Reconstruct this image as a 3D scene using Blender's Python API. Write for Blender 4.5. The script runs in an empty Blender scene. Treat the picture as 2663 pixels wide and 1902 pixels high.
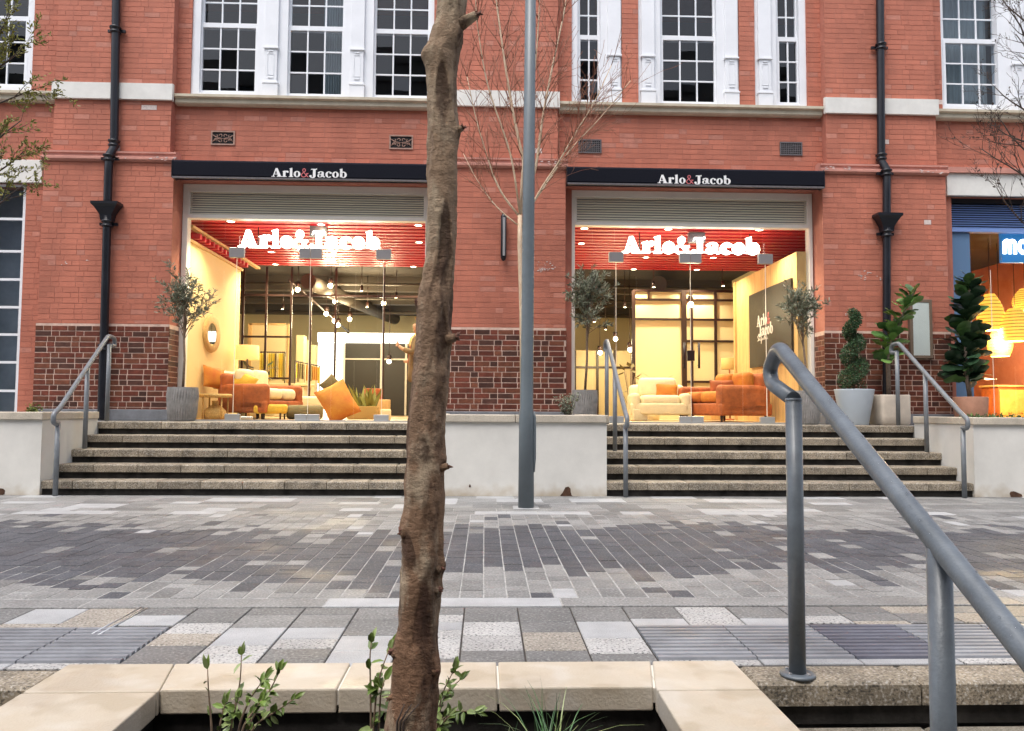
import bpy, bmesh, math, random
from mathutils import Vector, Matrix, noise, Euler
random.seed(7)
PI = math.pi
S = bpy.context.scene
COL = S.collection
# ------------------------------------------------------------------ camera
FPX, CX, CY = 2000.0, 1331.5, 951.0
YAW, PITCH, ROLL, EYE = math.radians(2.0), math.radians(3.26), 0.006, 0.987
def ray(px, py):
    u = (px-CX)/FPX; v = (py-CY)/FPX
    u, v = u*math.cos(ROLL)+v*math.sin(ROLL), -u*math.sin(ROLL)+v*math.cos(ROLL)
    F = math.cos(PITCH)+math.sin(PITCH)*v; Z = math.sin(PITCH)-math.cos(PITCH)*v
    return Vector((math.cos(YAW)*u+math.sin(YAW)*F, math.cos(YAW)*F-math.sin(YAW)*u, Z))
def pt(px, py, Y):                      # photo pixel -> (X, Z) on the plane at depth Y
    a = ray(px, py); t = Y/a.y
    return a.x*t, EYE+a.z*t
def gr(px, py, Z=0.0):                  # photo pixel -> (X, Y) on the level Z
    a = ray(px, py); t = (Z-EYE)/a.z
    return a.x*t, a.y*t
def PX(px, Y, py=600): return pt(px, py, Y)[0]
def PZ(px, py, Y): return pt(px, py, Y)[1]
F0 = ray(CX, CY); RV = (ray(CX+FPX, CY)-F0).normalized(); UV = (ray(CX, CY-FPX)-F0).normalized(); F0.normalize()
cam = bpy.data.cameras.new('camera'); camo = bpy.data.objects.new('camera', cam); COL.objects.link(camo)
camo.matrix_world = Matrix(((RV.x, UV.x, -F0.x, 0), (RV.y, UV.y, -F0.y, 0), (RV.z, UV.z, -F0.z, EYE), (0, 0, 0, 1)))
cam.sensor_width = 36; cam.lens = FPX/2663*36; cam.clip_start = 0.05; cam.clip_end = 500
S.camera = camo
# ------------------------------------------------------------------ light
SUN_EL, SUN_AZ = math.radians(66), math.radians(212)     # sun veiled by cloud, behind the camera
w = bpy.data.worlds.new('World'); S.world = w; w.use_nodes = True
nt = w.node_tree; nt.nodes.clear()
sky = nt.nodes.new('ShaderNodeTexSky'); sky.sky_type = 'NISHITA'; sky.sun_disc = False
sky.sun_elevation = SUN_EL; sky.sun_rotation = SUN_AZ; sky.air_density = 1.0; sky.dust_density = 4.0; sky.ozone_density = 1.0
hs = nt.nodes.new('ShaderNodeHueSaturation'); hs.inputs['Saturation'].default_value = 0.55
bg = nt.nodes.new('ShaderNodeBackground'); bg.inputs['Strength'].default_value = 0.15
wo = nt.nodes.new('ShaderNodeOutputWorld')
nt.links.new(sky.outputs[0], hs.inputs['Color']); nt.links.new(hs.outputs[0], bg.inputs[0]); nt.links.new(bg.outputs[0], wo.inputs[0])
sl = bpy.data.lights.new('sun', 'SUN'); sl.energy = 0.6; sl.angle = math.radians(30); sl.color = (1.0, 0.98, 0.96)
so = bpy.data.objects.new('sun', sl); COL.objects.link(so)
sd = Vector((math.sin(SUN_AZ)*math.cos(SUN_EL), math.cos(SUN_AZ)*math.cos(SUN_EL), math.sin(SUN_EL)))
so.rotation_euler = sd.to_track_quat('Z', 'Y').to_euler(); so.location = (0, -5, 20)
vs = S.view_settings; vs.view_transform = 'Standard'; vs.look = 'None'; vs.gamma = 1.0; vs.exposure = 1.18
vs.use_curve_mapping = False
S.render.engine = 'CYCLES'; S.cycles.max_bounces = 7; S.cycles.transparent_max_bounces = 12
S.cycles.sample_clamp_indirect = 6
# ------------------------------------------------------------------ materials
MATS = {}
def mat(name, col, rough=0.7, var=0.0, nscale=0, namt=0.0, bump=0.0, bscale=None, metal=0.0, spec=0.5, emit=None, estr=0.0,
        col2=None, stretch=(1, 1, 1), sss=0, coat=0.0, wet=0.0, wscale=1.2, speck=0.0, sscale=300, speckcol=(0.02, 0.02, 0.02), trans=0):
    m = bpy.data.materials.new(name); m.use_nodes = True; n = m.node_tree.nodes; L = m.node_tree.links
    b = n['Principled BSDF']; b.inputs['Roughness'].default_value = rough; b.inputs['Metallic'].default_value = metal
    b.inputs['Specular IOR Level'].default_value = spec
    if coat: b.inputs['Coat Weight'].default_value = coat; b.inputs['Coat Roughness'].default_value = 0.15
    if trans: b.inputs['Transmission Weight'].default_value = trans
    c4 = (*col, 1); src = None
    tc = n.new('ShaderNodeTexCoord'); mp = n.new('ShaderNodeMapping'); mp.inputs['Scale'].default_value = stretch
    gp = n.new('ShaderNodeNewGeometry')
    L.new(gp.outputs['Position'], mp.inputs['Vector'])
    def mix(a, bcol, fac, mode='MIX'):
        x = n.new('ShaderNodeMix'); x.data_type = 'RGBA'; x.blend_type = mode
        if isinstance(fac, (int, float)): x.inputs[0].default_value = fac
        else: L.new(fac, x.inputs[0])
        for k, s_ in ((6, a), (7, bcol)):
            if isinstance(s_, tuple): x.inputs[k].default_value = s_
            else: L.new(s_, x.inputs[k])
        return x.outputs[2]
    src = c4
    if nscale:
        no = n.new('ShaderNodeTexNoise'); no.inputs['Scale'].default_value = nscale; no.inputs['Detail'].default_value = 6; no.inputs['Roughness'].default_value = 0.65
        L.new(mp.outputs[0], no.inputs['Vector'])
        rp = n.new('ShaderNodeMapRange'); rp.inputs[1].default_value = 0.3; rp.inputs[2].default_value = 0.7
        L.new(no.outputs[0], rp.inputs[0])
        if col2: src = mix(c4, (*col2, 1), rp.outputs[0])
        else:
            lo = tuple(max(0, c*(1-namt)) for c in col)+(1,); hi = tuple(min(1, c*(1+namt)) for c in col)+(1,)
            src = mix(lo, hi, rp.outputs[0])
    if speck:
        vo = n.new('ShaderNodeTexNoise'); vo.inputs['Scale'].default_value = sscale; vo.inputs['Detail'].default_value = 2
        L.new(gp.outputs['Position'], vo.inputs['Vector'])
        r2 = n.new('ShaderNodeMapRange'); r2.inputs[1].default_value = 0.56; r2.inputs[2].default_value = 0.66; r2.inputs[4].default_value = speck
        L.new(vo.outputs[0], r2.inputs[0]); src = mix(src, (*speckcol, 1), r2.outputs[0])
        r3 = n.new('ShaderNodeMapRange'); r3.inputs[1].default_value = 0.44; r3.inputs[2].default_value = 0.34; r3.inputs[4].default_value = speck*0.6
        L.new(vo.outputs[0], r3.inputs[0]); src = mix(src, (0.62, 0.60, 0.56, 1), r3.outputs[0])
    if var:
        oi = n.new('ShaderNodeObjectInfo'); ad = n.new('ShaderNodeMath'); ad.operation = 'ADD'
        L.new(oi.outputs['Random'], ad.inputs[0]); L.new(gp.outputs['Random Per Island'], ad.inputs[1])
        fr = n.new('ShaderNodeMath'); fr.operation = 'FRACT'; L.new(ad.outputs[0], fr.inputs[0])
        mr = n.new('ShaderNodeMapRange'); mr.inputs[3].default_value = 1-var; mr.inputs[4].default_value = 1+var; L.new(fr.outputs[0], mr.inputs[0])
        cb = n.new('ShaderNodeCombineColor')
        for k in range(3): L.new(mr.outputs[0], cb.inputs[k])
        src = mix(src, cb.outputs[0], 1.0, 'MULTIPLY')
    if isinstance(src, tuple): b.inputs['Base Color'].default_value = src
    else: L.new(src, b.inputs['Base Color'])
    if wet:
        wn = n.new('ShaderNodeTexNoise'); wn.inputs['Scale'].default_value = wscale; wn.inputs['Detail'].default_value = 4
        L.new(gp.outputs['Position'], wn.inputs['Vector'])
        wr = n.new('ShaderNodeMapRange'); wr.inputs[1].default_value = 0.5; wr.inputs[2].default_value = 0.62
        wr.inputs[3].default_value = rough; wr.inputs[4].default_value = max(0.08, rough-wet); L.new(wn.outputs[0], wr.inputs[0])
        L.new(wr.outputs[0], b.inputs['Roughness'])
    if bump:
        bn = n.new('ShaderNodeTexNoise'); bn.inputs['Scale'].default_value = bscale or nscale or 40; bn.inputs['Detail'].default_value = 5
        L.new(mp.outputs[0], bn.inputs['Vector'])
        bp = n.new('ShaderNodeBump'); bp.inputs['Strength'].default_value = bump; bp.inputs['Distance'].default_value = 0.01
        L.new(bn.outputs[0], bp.inputs['Height']); L.new(bp.outputs[0], b.inputs['Normal'])
    if emit:
        b.inputs['Emission Color'].default_value = (*emit, 1); b.inputs['Emission Strength'].default_value = estr
    MATS[name] = m
    return m
def glass_mat(name, tint=(1, 1, 1), refl=1.0, rough=0.0):
    m = bpy.data.materials.new(name); m.use_nodes = True; n = m.node_tree.nodes; L = m.node_tree.links; n.clear()
    o = n.new('ShaderNodeOutputMaterial'); t = n.new('ShaderNodeBsdfTransparent'); t.inputs[0].default_value = (*tint, 1)
    g = n.new('ShaderNodeBsdfGlossy'); g.inputs['Roughness'].default_value = rough; g.inputs[0].default_value = (refl, refl, refl, 1)
    fr = n.new('ShaderNodeFresnel'); x = n.new('ShaderNodeMixShader'); gm = n.new('ShaderNodeNewGeometry'); io = n.new('ShaderNodeMapRange')
    io.inputs[3].default_value = 1.5; io.inputs[4].default_value = 1/1.5; L.new(gm.outputs['Backfacing'], io.inputs[0]); L.new(io.outputs[0], fr.inputs[0])
    L.new(fr.outputs[0], x.inputs[0]); L.new(t.outputs[0], x.inputs[1]); L.new(g.outputs[0], x.inputs[2]); L.new(x.outputs[0], o.inputs[0])
    MATS[name] = m; return m
mat('red_brick', (0.44, 0.147, 0.092), 0.8, var=0.085, nscale=1.6, namt=0.20, stretch=(1, 1, 0.4), bump=0.25, bscale=60)
mat('red_mortar', (0.47, 0.185, 0.13), 0.85, nscale=3, col2=(0.35, 0.115, 0.075), bump=0.2, bscale=50)
mat('red_stone', (0.50, 0.23, 0.18), 0.75, nscale=2.5, namt=0.22, bump=0.15, bscale=30)
mat('chipped_paint', (0.62, 0.52, 0.48), 0.8, nscale=30, namt=0.2)
mat('pale_brick', (0.46, 0.185, 0.13), 0.8, var=0.10, nscale=12, namt=0.15)
mat('dado_brick', (0.13, 0.036, 0.022), 0.5, spec=0.3, var=0.32, nscale=16, namt=0.35, bump=0.25, bscale=60)
mat('dado_brown', (0.15, 0.052, 0.029), 0.5, spec=0.3, var=0.25, nscale=16, namt=0.35, bump=0.25, bscale=60)
mat('dado_dark', (0.075, 0.032, 0.023), 0.5, spec=0.3, var=0.3, nscale=16, namt=0.3, bump=0.2, bscale=60)
mat('dado_mortar', (0.60, 0.43, 0.35), 0.9, nscale=9, namt=0.25, bump=0.2)
mat('grey_plinth', (0.17, 0.175, 0.19), 0.6, nscale=6, namt=0.25, bump=0.1)
mat('cream_stone', (0.60, 0.54, 0.42), 0.7, nscale=4, col2=(0.44, 0.38, 0.28), bump=0.2, bscale=30)
mat('white_stone', (0.68, 0.67, 0.63), 0.7, nscale=3, namt=0.12, bump=0.1)
mat('white_paint', (0.76, 0.78, 0.81), 0.45, nscale=2.5, namt=0.05)
mat('frame_paint', (0.84, 0.80, 0.72), 0.4, nscale=3, namt=0.05)
mat('louvre_paint', (0.88, 0.82, 0.68), 0.45)
mat('white_render', (0.66, 0.645, 0.60), 0.85, nscale=1.7, namt=0.10, bump=0.15, bscale=90)
def splash_dirt(m):            # dirt splashed up from the paving, uneven along the foot of the wall
    n = m.node_tree.nodes; L = m.node_tree.links; b = n['Principled BSDF']; old = b.inputs['Base Color'].links[0].from_socket
    g = n.new('ShaderNodeNewGeometry'); sp = n.new('ShaderNodeSeparateXYZ'); L.new(g.outputs['Position'], sp.inputs[0])
    nz = n.new('ShaderNodeTexNoise'); nz.inputs['Scale'].default_value = 7; nz.inputs['Detail'].default_value = 6; L.new(g.outputs['Position'], nz.inputs['Vector'])
    a = n.new('ShaderNodeMapRange'); a.inputs[1].default_value = 0.30; a.inputs[2].default_value = 0.0; L.new(sp.outputs['Z'], a.inputs[0])
    mu = n.new('ShaderNodeMath'); mu.operation = 'MULTIPLY'; L.new(a.outputs[0], mu.inputs[0]); L.new(nz.outputs[0], mu.inputs[1])
    r_ = n.new('ShaderNodeMapRange'); r_.inputs[1].default_value = 0.25; r_.inputs[2].default_value = 0.62; r_.inputs[4].default_value = 0.7; L.new(mu.outputs[0], r_.inputs[0])
    x = n.new('ShaderNodeMix'); x.data_type = 'RGBA'; L.new(r_.outputs[0], x.inputs[0]); L.new(old, x.inputs[6]); x.inputs[7].default_value = (0.40, 0.31, 0.20, 1); L.new(x.outputs[2], b.inputs['Base Color'])
splash_dirt(MATS['white_render'])
mat('rust_stain', (0.075, 0.035, 0.018), 0.9, nscale=20, namt=0.5)
mat('coping_far', (0.52, 0.46, 0.37), 0.7, nscale=4, namt=0.2, bump=0.15, bscale=60, speck=0.25, sscale=120)
mat('black_metal', (0.011, 0.012, 0.017), 0.35, nscale=3, namt=0.3, spec=0.4)
mat('vent_iron', (0.11, 0.10, 0.105), 0.5, nscale=30, namt=0.3)
mat('terracotta_vent', (0.36, 0.22, 0.17), 0.7, nscale=20, namt=0.3)
mat('void', (0.008, 0.008, 0.009), 0.9)
mat('awning_black', (0.008, 0.009, 0.015), 0.85, nscale=60, namt=0.3, spec=0.12)
mat('sign_white', (0.82, 0.82, 0.82), 0.5)
mat('sign_pink', (0.62, 0.16, 0.17), 0.5)
mat('lit_white', (0.9, 0.9, 0.9), 0.5, emit=(1.0, 0.97, 0.9), estr=3.2)
mat('room_dark', (0.085, 0.095, 0.11), 0.9)
mat('curtain', (0.30, 0.34, 0.34), 0.9, nscale=9, namt=0.2, stretch=(3, 3, 0.15))
mat('blind', (0.36, 0.40, 0.43), 0.9, nscale=3, namt=0.2)
glass_mat('pane_glass', (0.62, 0.68, 0.74), 1.0)
glass_mat('shop_glass', (0.96, 0.98, 0.97), 0.55)
mat('concrete_tread', (0.20, 0.175, 0.135), 0.7, var=0.12, nscale=7, namt=0.35, bump=0.35, bscale=120, speck=0.55, sscale=170, wet=0.3)
mat('nosing', (0.235, 0.195, 0.14), 0.7, var=0.18, nscale=6, namt=0.5, bump=0.5, bscale=110, speck=0.7, sscale=90)
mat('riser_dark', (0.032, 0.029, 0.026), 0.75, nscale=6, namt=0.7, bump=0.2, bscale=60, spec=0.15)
mat('joint_sand', (0.34, 0.335, 0.32), 0.9, nscale=12, namt=0.35)
mat('paving_base', (0.27, 0.265, 0.25), 0.8, nscale=5, namt=0.3)
mat('joint_dark', (0.055, 0.048, 0.042), 0.9, nscale=9, namt=0.4)
PV = dict(rough=0.62, bump=0.22, bscale=170, wet=0.2, spec=0.4)
mat('paver_charcoal', (0.064, 0.068, 0.079), var=0.12, nscale=5, namt=0.25, speck=0.28, sscale=75, **PV)
mat('paver_grey', (0.160, 0.160, 0.157), var=0.10, nscale=4, namt=0.2, speck=0.42, sscale=75, **PV)
mat('paver_warm', (0.222, 0.221, 0.215), var=0.10, nscale=4, namt=0.2, speck=0.42, sscale=75, **PV)
mat('paver_beige', (0.29, 0.26, 0.22), var=0.12, nscale=5, namt=0.2, speck=0.7, sscale=85, **PV)
mat('paver_speckled', (0.37, 0.365, 0.355), var=0.10, nscale=5, namt=0.15, speck=0.85, sscale=85, **PV)
mat('paver_pale', (0.36, 0.365, 0.37), var=0.08, nscale=5, namt=0.15, speck=0.35, sscale=220, **PV)
mat('tactile', (0.21, 0.22, 0.24), 0.5, var=0.12, nscale=4, namt=0.25, bump=0.2, bscale=90, wet=0.25)
mat('tactile_dark', (0.11, 0.115, 0.145), 0.5, var=0.1, nscale=4, namt=0.25, bump=0.2, bscale=90, wet=0.25)
mat('limestone', (0.52, 0.465, 0.38), 0.6, var=0.04, nscale=2.2, col2=(0.47, 0.39, 0.285), bump=0.25, bscale=90, wet=0.3, wscale=3.0, speck=0.42, sscale=5.5, speckcol=(0.33, 0.255, 0.165))
mat('limestone_joint', (0.72, 0.68, 0.60), 0.8)
mat('soil', (0.018, 0.014, 0.011), 0.9, nscale=20, namt=0.6, bump=1.0, bscale=40)
mat('rail_paint', (0.105, 0.122, 0.138), 0.42, nscale=9, namt=0.28, bump=0.14, bscale=140, spec=0.55, coat=0.15)
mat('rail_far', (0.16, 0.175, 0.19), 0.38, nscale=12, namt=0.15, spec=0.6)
mat('rail_worn', (0.45, 0.45, 0.45), 0.35, nscale=12, namt=0.15, metal=0.5)
mat('lamp_post_paint', (0.12, 0.145, 0.16), 0.42, nscale=4, namt=0.12)
mat('water', (0.9, 0.95, 1.0), 0.02, trans=1.0)
def bark_mat():
    m = mat('bark', (0.15, 0.10, 0.06), 0.85, spec=0.25); n = m.node_tree.nodes; L = m.node_tree.links; b = n['Principled BSDF']
    g = n.new('ShaderNodeNewGeometry')
    def nz(scale, st, det=6, ro=0.65):
        mp = n.new('ShaderNodeMapping'); mp.inputs['Scale'].default_value = st; L.new(g.outputs['Position'], mp.inputs['Vector'])
        x = n.new('ShaderNodeTexNoise'); x.inputs['Scale'].default_value = scale; x.inputs['Detail'].default_value = det; x.inputs['Roughness'].default_value = ro; L.new(mp.outputs[0], x.inputs['Vector']); return x.outputs[0]
    def rng_(src, a, c, lo=0.0, hi=1.0):
        x = n.new('ShaderNodeMapRange'); x.inputs[1].default_value = a; x.inputs[2].default_value = c; x.inputs[3].default_value = lo; x.inputs[4].default_value = hi; L.new(src, x.inputs[0]); return x.outputs[0]
    def mix(a, c, f_):
        x = n.new('ShaderNodeMix'); x.data_type = 'RGBA'; L.new(f_, x.inputs[0])
        for k, q in ((6, a), (7, c)):
            if isinstance(q, tuple): x.inputs[k].default_value = (*q, 1)
            else: L.new(q, x.inputs[k])
        return x.outputs[2]
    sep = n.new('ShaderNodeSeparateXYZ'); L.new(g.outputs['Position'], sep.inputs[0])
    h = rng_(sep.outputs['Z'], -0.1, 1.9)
    base = mix((0.21, 0.108, 0.060), (0.35, 0.245, 0.16), h)  # redder bark low down, with some shade put into the tone
    c1 = mix(base, (0.46, 0.36, 0.25), rng_(nz(9, (1, 1, 0.45)), 0.50, 0.62, 0, 0.9))
    c2 = mix(c1, (0.075, 0.038, 0.024), rng_(nz(7, (1.4, 1.4, 0.5)), 0.52, 0.64, 0, 0.75))
    c3 = mix(c2, (0.38, 0.33, 0.24), rng_(nz(42, (1, 1, 0.5)), 0.60, 0.74, 0, 0.6))
    c4 = mix(c3, (0.035, 0.018, 0.012), rng_(nz(60, (0.6, 0.6, 1.8), 3), 0.62, 0.70, 0, 0.6))
    at_ = n.new('ShaderNodeAttribute'); at_.attribute_name = 'scar'
    wob = n.new('ShaderNodeMath'); wob.operation = 'ADD'; L.new(at_.outputs['Fac'], wob.inputs[0]); L.new(rng_(nz(35, (1, 1, 0.6)), 0.3, 0.7, -0.35, 0.35), wob.inputs[1])
    c5 = mix(c4, (0.055, 0.027, 0.018), rng_(wob.outputs[0], 0.30, 0.70, 0, 0.75))
    L.new(c5, b.inputs['Base Color'])
    add = n.new('ShaderNodeMath'); add.operation = 'ADD'; L.new(nz(55, (0.8, 0.8, 1.1), 6, 0.7), add.inputs[0]); L.new(nz(16, (1.2, 1.2, 0.5)), add.inputs[1])
    bp = n.new('ShaderNodeBump'); bp.inputs['Strength'].default_value = 1.0; bp.inputs['Distance'].default_value = 0.016; L.new(add.outputs[0], bp.inputs['Height']); L.new(bp.outputs[0], b.inputs['Normal'])
bark_mat()
mat('bark_scar', (0.07, 0.04, 0.026), 0.85, nscale=30, namt=0.5, bump=0.9, bscale=60)
mat('broken_wood', (0.15, 0.065, 0.042), 0.8, nscale=60, namt=0.5, bump=0.8, bscale=90)
mat('birch_bark', (0.46, 0.31, 0.19), 0.7, nscale=30, col2=(0.62, 0.50, 0.36), stretch=(1, 1, 0.4))
mat('birch_twig', (0.25, 0.105, 0.06), 0.7, nscale=12, namt=0.3)
mat('dark_twig', (0.065, 0.045, 0.035), 0.8, nscale=20, namt=0.4)
mat('olive_bark', (0.22, 0.15, 0.10), 0.85, nscale=40, namt=0.4)
mat('olive_leaf', (0.14, 0.155, 0.095), 0.5, var=0.35, nscale=6, namt=0.3)
mat('olive_leaf_pale', (0.32, 0.34, 0.25), 0.5, var=0.25)
mat('privet_leaf', (0.125, 0.19, 0.035), 0.4, var=0.35)
mat('privet_leaf_pale', (0.26, 0.33, 0.12), 0.4, var=0.25)
mat('yellow_leaf', (0.22, 0.22, 0.04), 0.5, var=0.4)
mat('grass_blade', (0.06, 0.14, 0.045), 0.45, var=0.4)
mat('box_leaf', (0.035, 0.085, 0.03), 0.5, var=0.5)
mat('fig_leaf', (0.06, 0.13, 0.035), 0.35, var=0.3, nscale=12, namt=0.25)
mat('fig_leaf_pale', (0.16, 0.29, 0.075), 0.35, var=0.25, nscale=12, namt=0.25)
mat('fig_leaf_dark', (0.022, 0.050, 0.024), 0.3, var=0.3)
mat('fig_stem', (0.27, 0.20, 0.15), 0.8, nscale=40, namt=0.3)
mat('pot_ribbed', (0.235, 0.225, 0.215), 0.75, nscale=14, namt=0.25, bump=0.3, bscale=80)
mat('pot_blue', (0.50, 0.57, 0.64), 0.35, nscale=3, namt=0.05)
mat('pot_beige', (0.52, 0.45, 0.37), 0.6, nscale=6, namt=0.15, bump=0.1)
mat('pot_terracotta', (0.38, 0.19, 0.12), 0.7, nscale=6, namt=0.2)
# shop interior
mat('warm_wall', (0.76, 0.58, 0.28), 0.7, nscale=1.0, namt=0.05)
mat('cream_wall', (0.74, 0.62, 0.36), 0.7)
mat('timber', (0.62, 0.40, 0.17), 0.55, nscale=5, namt=0.25, stretch=(1, 6, 0.35), bump=0.1)
mat('red_slat', (0.50, 0.016, 0.028), 0.45)
mat('red_back', (0.10, 0.005, 0.007), 0.7)  # darker than the slats: shade of the gaps is in this colour
mat('dark_ceiling', (0.030, 0.022, 0.016), 0.85, nscale=2, namt=0.3)
mat('duct', (0.055, 0.042, 0.030), 0.6)
mat('shop_floor', (0.50, 0.36, 0.20), 0.35, nscale=3, namt=0.2, stretch=(1, 0.2, 1))
mat('frame_brown', (0.030, 0.012, 0.008), 0.4)
mat('black_board', (0.030, 0.026, 0.022), 0.5)
mat('orange_velvet', (0.46, 0.12, 0.02), 0.8, nscale=5, col2=(0.60, 0.26, 0.03))
mat('rust_velvet', (0.36, 0.095, 0.024), 0.75, nscale=7, namt=0.35)
mat('mustard', (0.68, 0.42, 0.04), 0.75, nscale=7, namt=0.25)
mat('cream_fabric', (0.78, 0.70, 0.48), 0.8, nscale=8, namt=0.08)
mat('olive_fabric', (0.16, 0.13, 0.055), 0.8, nscale=8, namt=0.2)
mat('wicker', (0.52, 0.33, 0.12), 0.7, nscale=60, namt=0.5, bump=0.6, bscale=90)
mat('shade_lit', (0.65, 0.42, 0.16), 0.8, emit=(1.0, 0.62, 0.2), estr=0.35)
mat('shade_plain', (0.42, 0.28, 0.09), 0.8)
mat('bulb', (1, 1, 1), 0.5, emit=(1.0, 0.82, 0.5), estr=14)
mat('downlight', (1, 1, 1), 0.5, emit=(1.0, 0.80, 0.5), estr=10)
mat('light_box', (0.9, 0.9, 0.85), 0.5, emit=(1.0, 0.95, 0.82), estr=1.4)
mat('mirror', (0.85, 0.85, 0.85), 0.03, metal=1.0)
mat('steel', (0.55, 0.56, 0.57), 0.35, metal=0.7)
mat('patch_fitting', (0.38, 0.36, 0.36), 0.4, metal=0.3)
mat('blue_paint', (0.11, 0.20, 0.34), 0.45, nscale=2, namt=0.08)
mat('blue_slat', (0.20, 0.31, 0.62), 0.4)
mat('blue_sign', (0.02, 0.13, 0.34), 0.5, emit=(0.02, 0.16, 0.42), estr=0.35)
mat('orange_wall', (0.68, 0.30, 0.06), 0.7, nscale=6, col2=(0.80, 0.50, 0.14))
mat('pendant_lit', (0.9, 0.6, 0.15), 0.7, emit=(1.0, 0.58, 0.08), estr=0.55)
mat('poster', (0.85, 0.87, 0.87), 0.5)
mat('case_frame', (0.17, 0.12, 0.085), 0.5)
mat('skin', (0.55, 0.32, 0.22), 0.6)
mat('hair', (0.45, 0.30, 0.14), 0.7, nscale=60, namt=0.4)
mat('coat', (0.17, 0.115, 0.06), 0.85, nscale=12, namt=0.25)
mat('scarf', (0.70, 0.52, 0.24), 0.85, nscale=20, namt=0.3)
mat('trousers', (0.03, 0.028, 0.03), 0.85)
mat('bag_red', (0.45, 0.10, 0.06), 0.6)
mat('phone_white', (0.8, 0.75, 0.6), 0.3)
FAB = []
for i, c in enumerate([(0.70, 0.52, 0.06), (0.75, 0.68, 0.42), (0.18, 0.13, 0.05), (0.55, 0.50, 0.10), (0.62, 0.30, 0.05), (0.30, 0.26, 0.10)]):
    mat('fabric_%d' % i, c, 0.85); FAB.append('fabric_%d' % i)
# ------------------------------------------------------------------ builders
W = {}
def tag(o, label=None, cat=None, group=None, kind=None):
    if label: o['label'] = label
    if cat: o['category'] = cat
    if group: o['group'] = group
    if kind: o['kind'] = kind
    return o
def thing(name, loc, label=None, cat=None, group=None, parent=None):
    o = bpy.data.objects.new(name, None); o.empty_display_size = 0.1; COL.objects.link(o)
    if parent: o.parent = parent; o.location = Vector(loc)-W[parent]
    else: o.location = loc
    W[o] = Vector(loc); return tag(o, label, cat, group)
class MB:
    def __init__(s): s.v = []; s.f = []; s.m = []; s.sm = []
    def add(s, vs_, fs, mi=0, smooth=False):
        b = len(s.v); s.v += [tuple(p) for p in vs_]
        for q in fs: s.f.append([b+i for i in q]); s.m.append(mi); s.sm.append(smooth)
        return s
    def box(s, x0, x1, y0, y1, z0, z1, mi=0, M=None):
        vs_ = [Vector(p) for p in ((x0, y0, z0), (x1, y0, z0), (x1, y1, z0), (x0, y1, z0), (x0, y0, z1), (x1, y0, z1), (x1, y1, z1), (x0, y1, z1))]
        if M is not None: vs_ = [M @ p for p in vs_]
        return s.add(vs_, [(0, 3, 2, 1), (4, 5, 6, 7), (0, 1, 5, 4), (1, 2, 6, 5), (2, 3, 7, 6), (3, 0, 4, 7)], mi)
    def tube(s, pts, rad, n=8, mi=0, cap=True, smooth=True):
        pts = [Vector(p) for p in pts]; k = len(pts)
        if not isinstance(rad, (list, tuple)): rad = [rad]*k
        b = len(s.v); prev = None
        for i, p in enumerate(pts):
            t = (pts[min(i+1, k-1)]-pts[max(i-1, 0)])
            if t.length < 1e-9: t = Vector((0, 0, 1))
            t.normalize()
            if prev is None:
                a = Vector((1, 0, 0)) if abs(t.x) < 0.9 else Vector((0, 1, 0)); u = (a-t*a.dot(t)).normalized()
            else:
                u = prev-t*prev.dot(t)
                u = u.normalized() if u.length > 1e-6 else t.orthogonal().normalized()
            prev = u; vv = t.cross(u)
            for j in range(n):
                a = 2*PI*j/n; s.v.append(tuple(p+(u*math.cos(a)+vv*math.sin(a))*rad[i]))
        for i in range(k-1):
            for j in range(n):
                s.f.append([b+i*n+j, b+i*n+(j+1) % n, b+(i+1)*n+(j+1) % n, b+(i+1)*n+j]); s.m.append(mi); s.sm.append(smooth)
        if cap:
            s.f.append([b+j for j in range(n)][::-1]); s.m.append(mi); s.sm.append(False)
            s.f.append([b+(k-1)*n+j for j in range(n)]); s.m.append(mi); s.sm.append(False)
        return s
    def lathe(s, prof, c, n=24, mi=0, smooth=True):
        b = len(s.v); k = len(prof)
        for r, z in prof:
            for j in range(n):
                a = 2*PI*j/n; s.v.append((c[0]+r*math.cos(a), c[1]+r*math.sin(a), c[2]+z))
        for i in range(k-1):
            for j in range(n):
                s.f.append([b+i*n+j, b+i*n+(j+1) % n, b+(i+1)*n+(j+1) % n, b+(i+1)*n+j]); s.m.append(mi); s.sm.append(smooth)
        return s
    def prism(s, pts, axis, a, c, mi=0):       # polygon extruded along an axis; pts in the two other axes
        def P(p, t):
            if axis == 'x': return (t, p[0], p[1])
            if axis == 'y': return (p[0], t, p[1])
            return (p[0], p[1], t)
        n = len(pts)
        return s.add([P(p, a) for p in pts]+[P(p, c) for p in pts],
                     [list(range(n)), list(range(2*n-1, n-1, -1))]+[[i, i+n, (i+1) % n+n, (i+1) % n] for i in range(n)], mi)
    def build(s, name, mats, parent=None, loc=None, bevel=0, kind=None, seg=2):
        me = bpy.data.meshes.new(name)
        off = W[parent] if parent else Vector(loc or (0, 0, 0))
        me.from_pydata([tuple(Vector(p)-off) for p in s.v], [], s.f)
        for q in ([mats] if isinstance(mats, str) else mats): me.materials.append(MATS[q])
        me.polygons.foreach_set('material_index', s.m); me.polygons.foreach_set('use_smooth', s.sm)
        bm = bmesh.new(); bm.from_mesh(me); bmesh.ops.recalc_face_normals(bm, faces=bm.faces); bm.to_mesh(me); bm.free()
        o = bpy.data.objects.new(name, me); COL.objects.link(o)
        if parent: o.parent = parent
        else: o.location = off
        W[o] = off.copy()
        if bevel:
            bv = o.modifiers.new('bevel', 'BEVEL'); bv.width = bevel; bv.segments = seg; bv.limit_method = 'ANGLE'
        if kind: o['kind'] = kind
        return o
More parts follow.
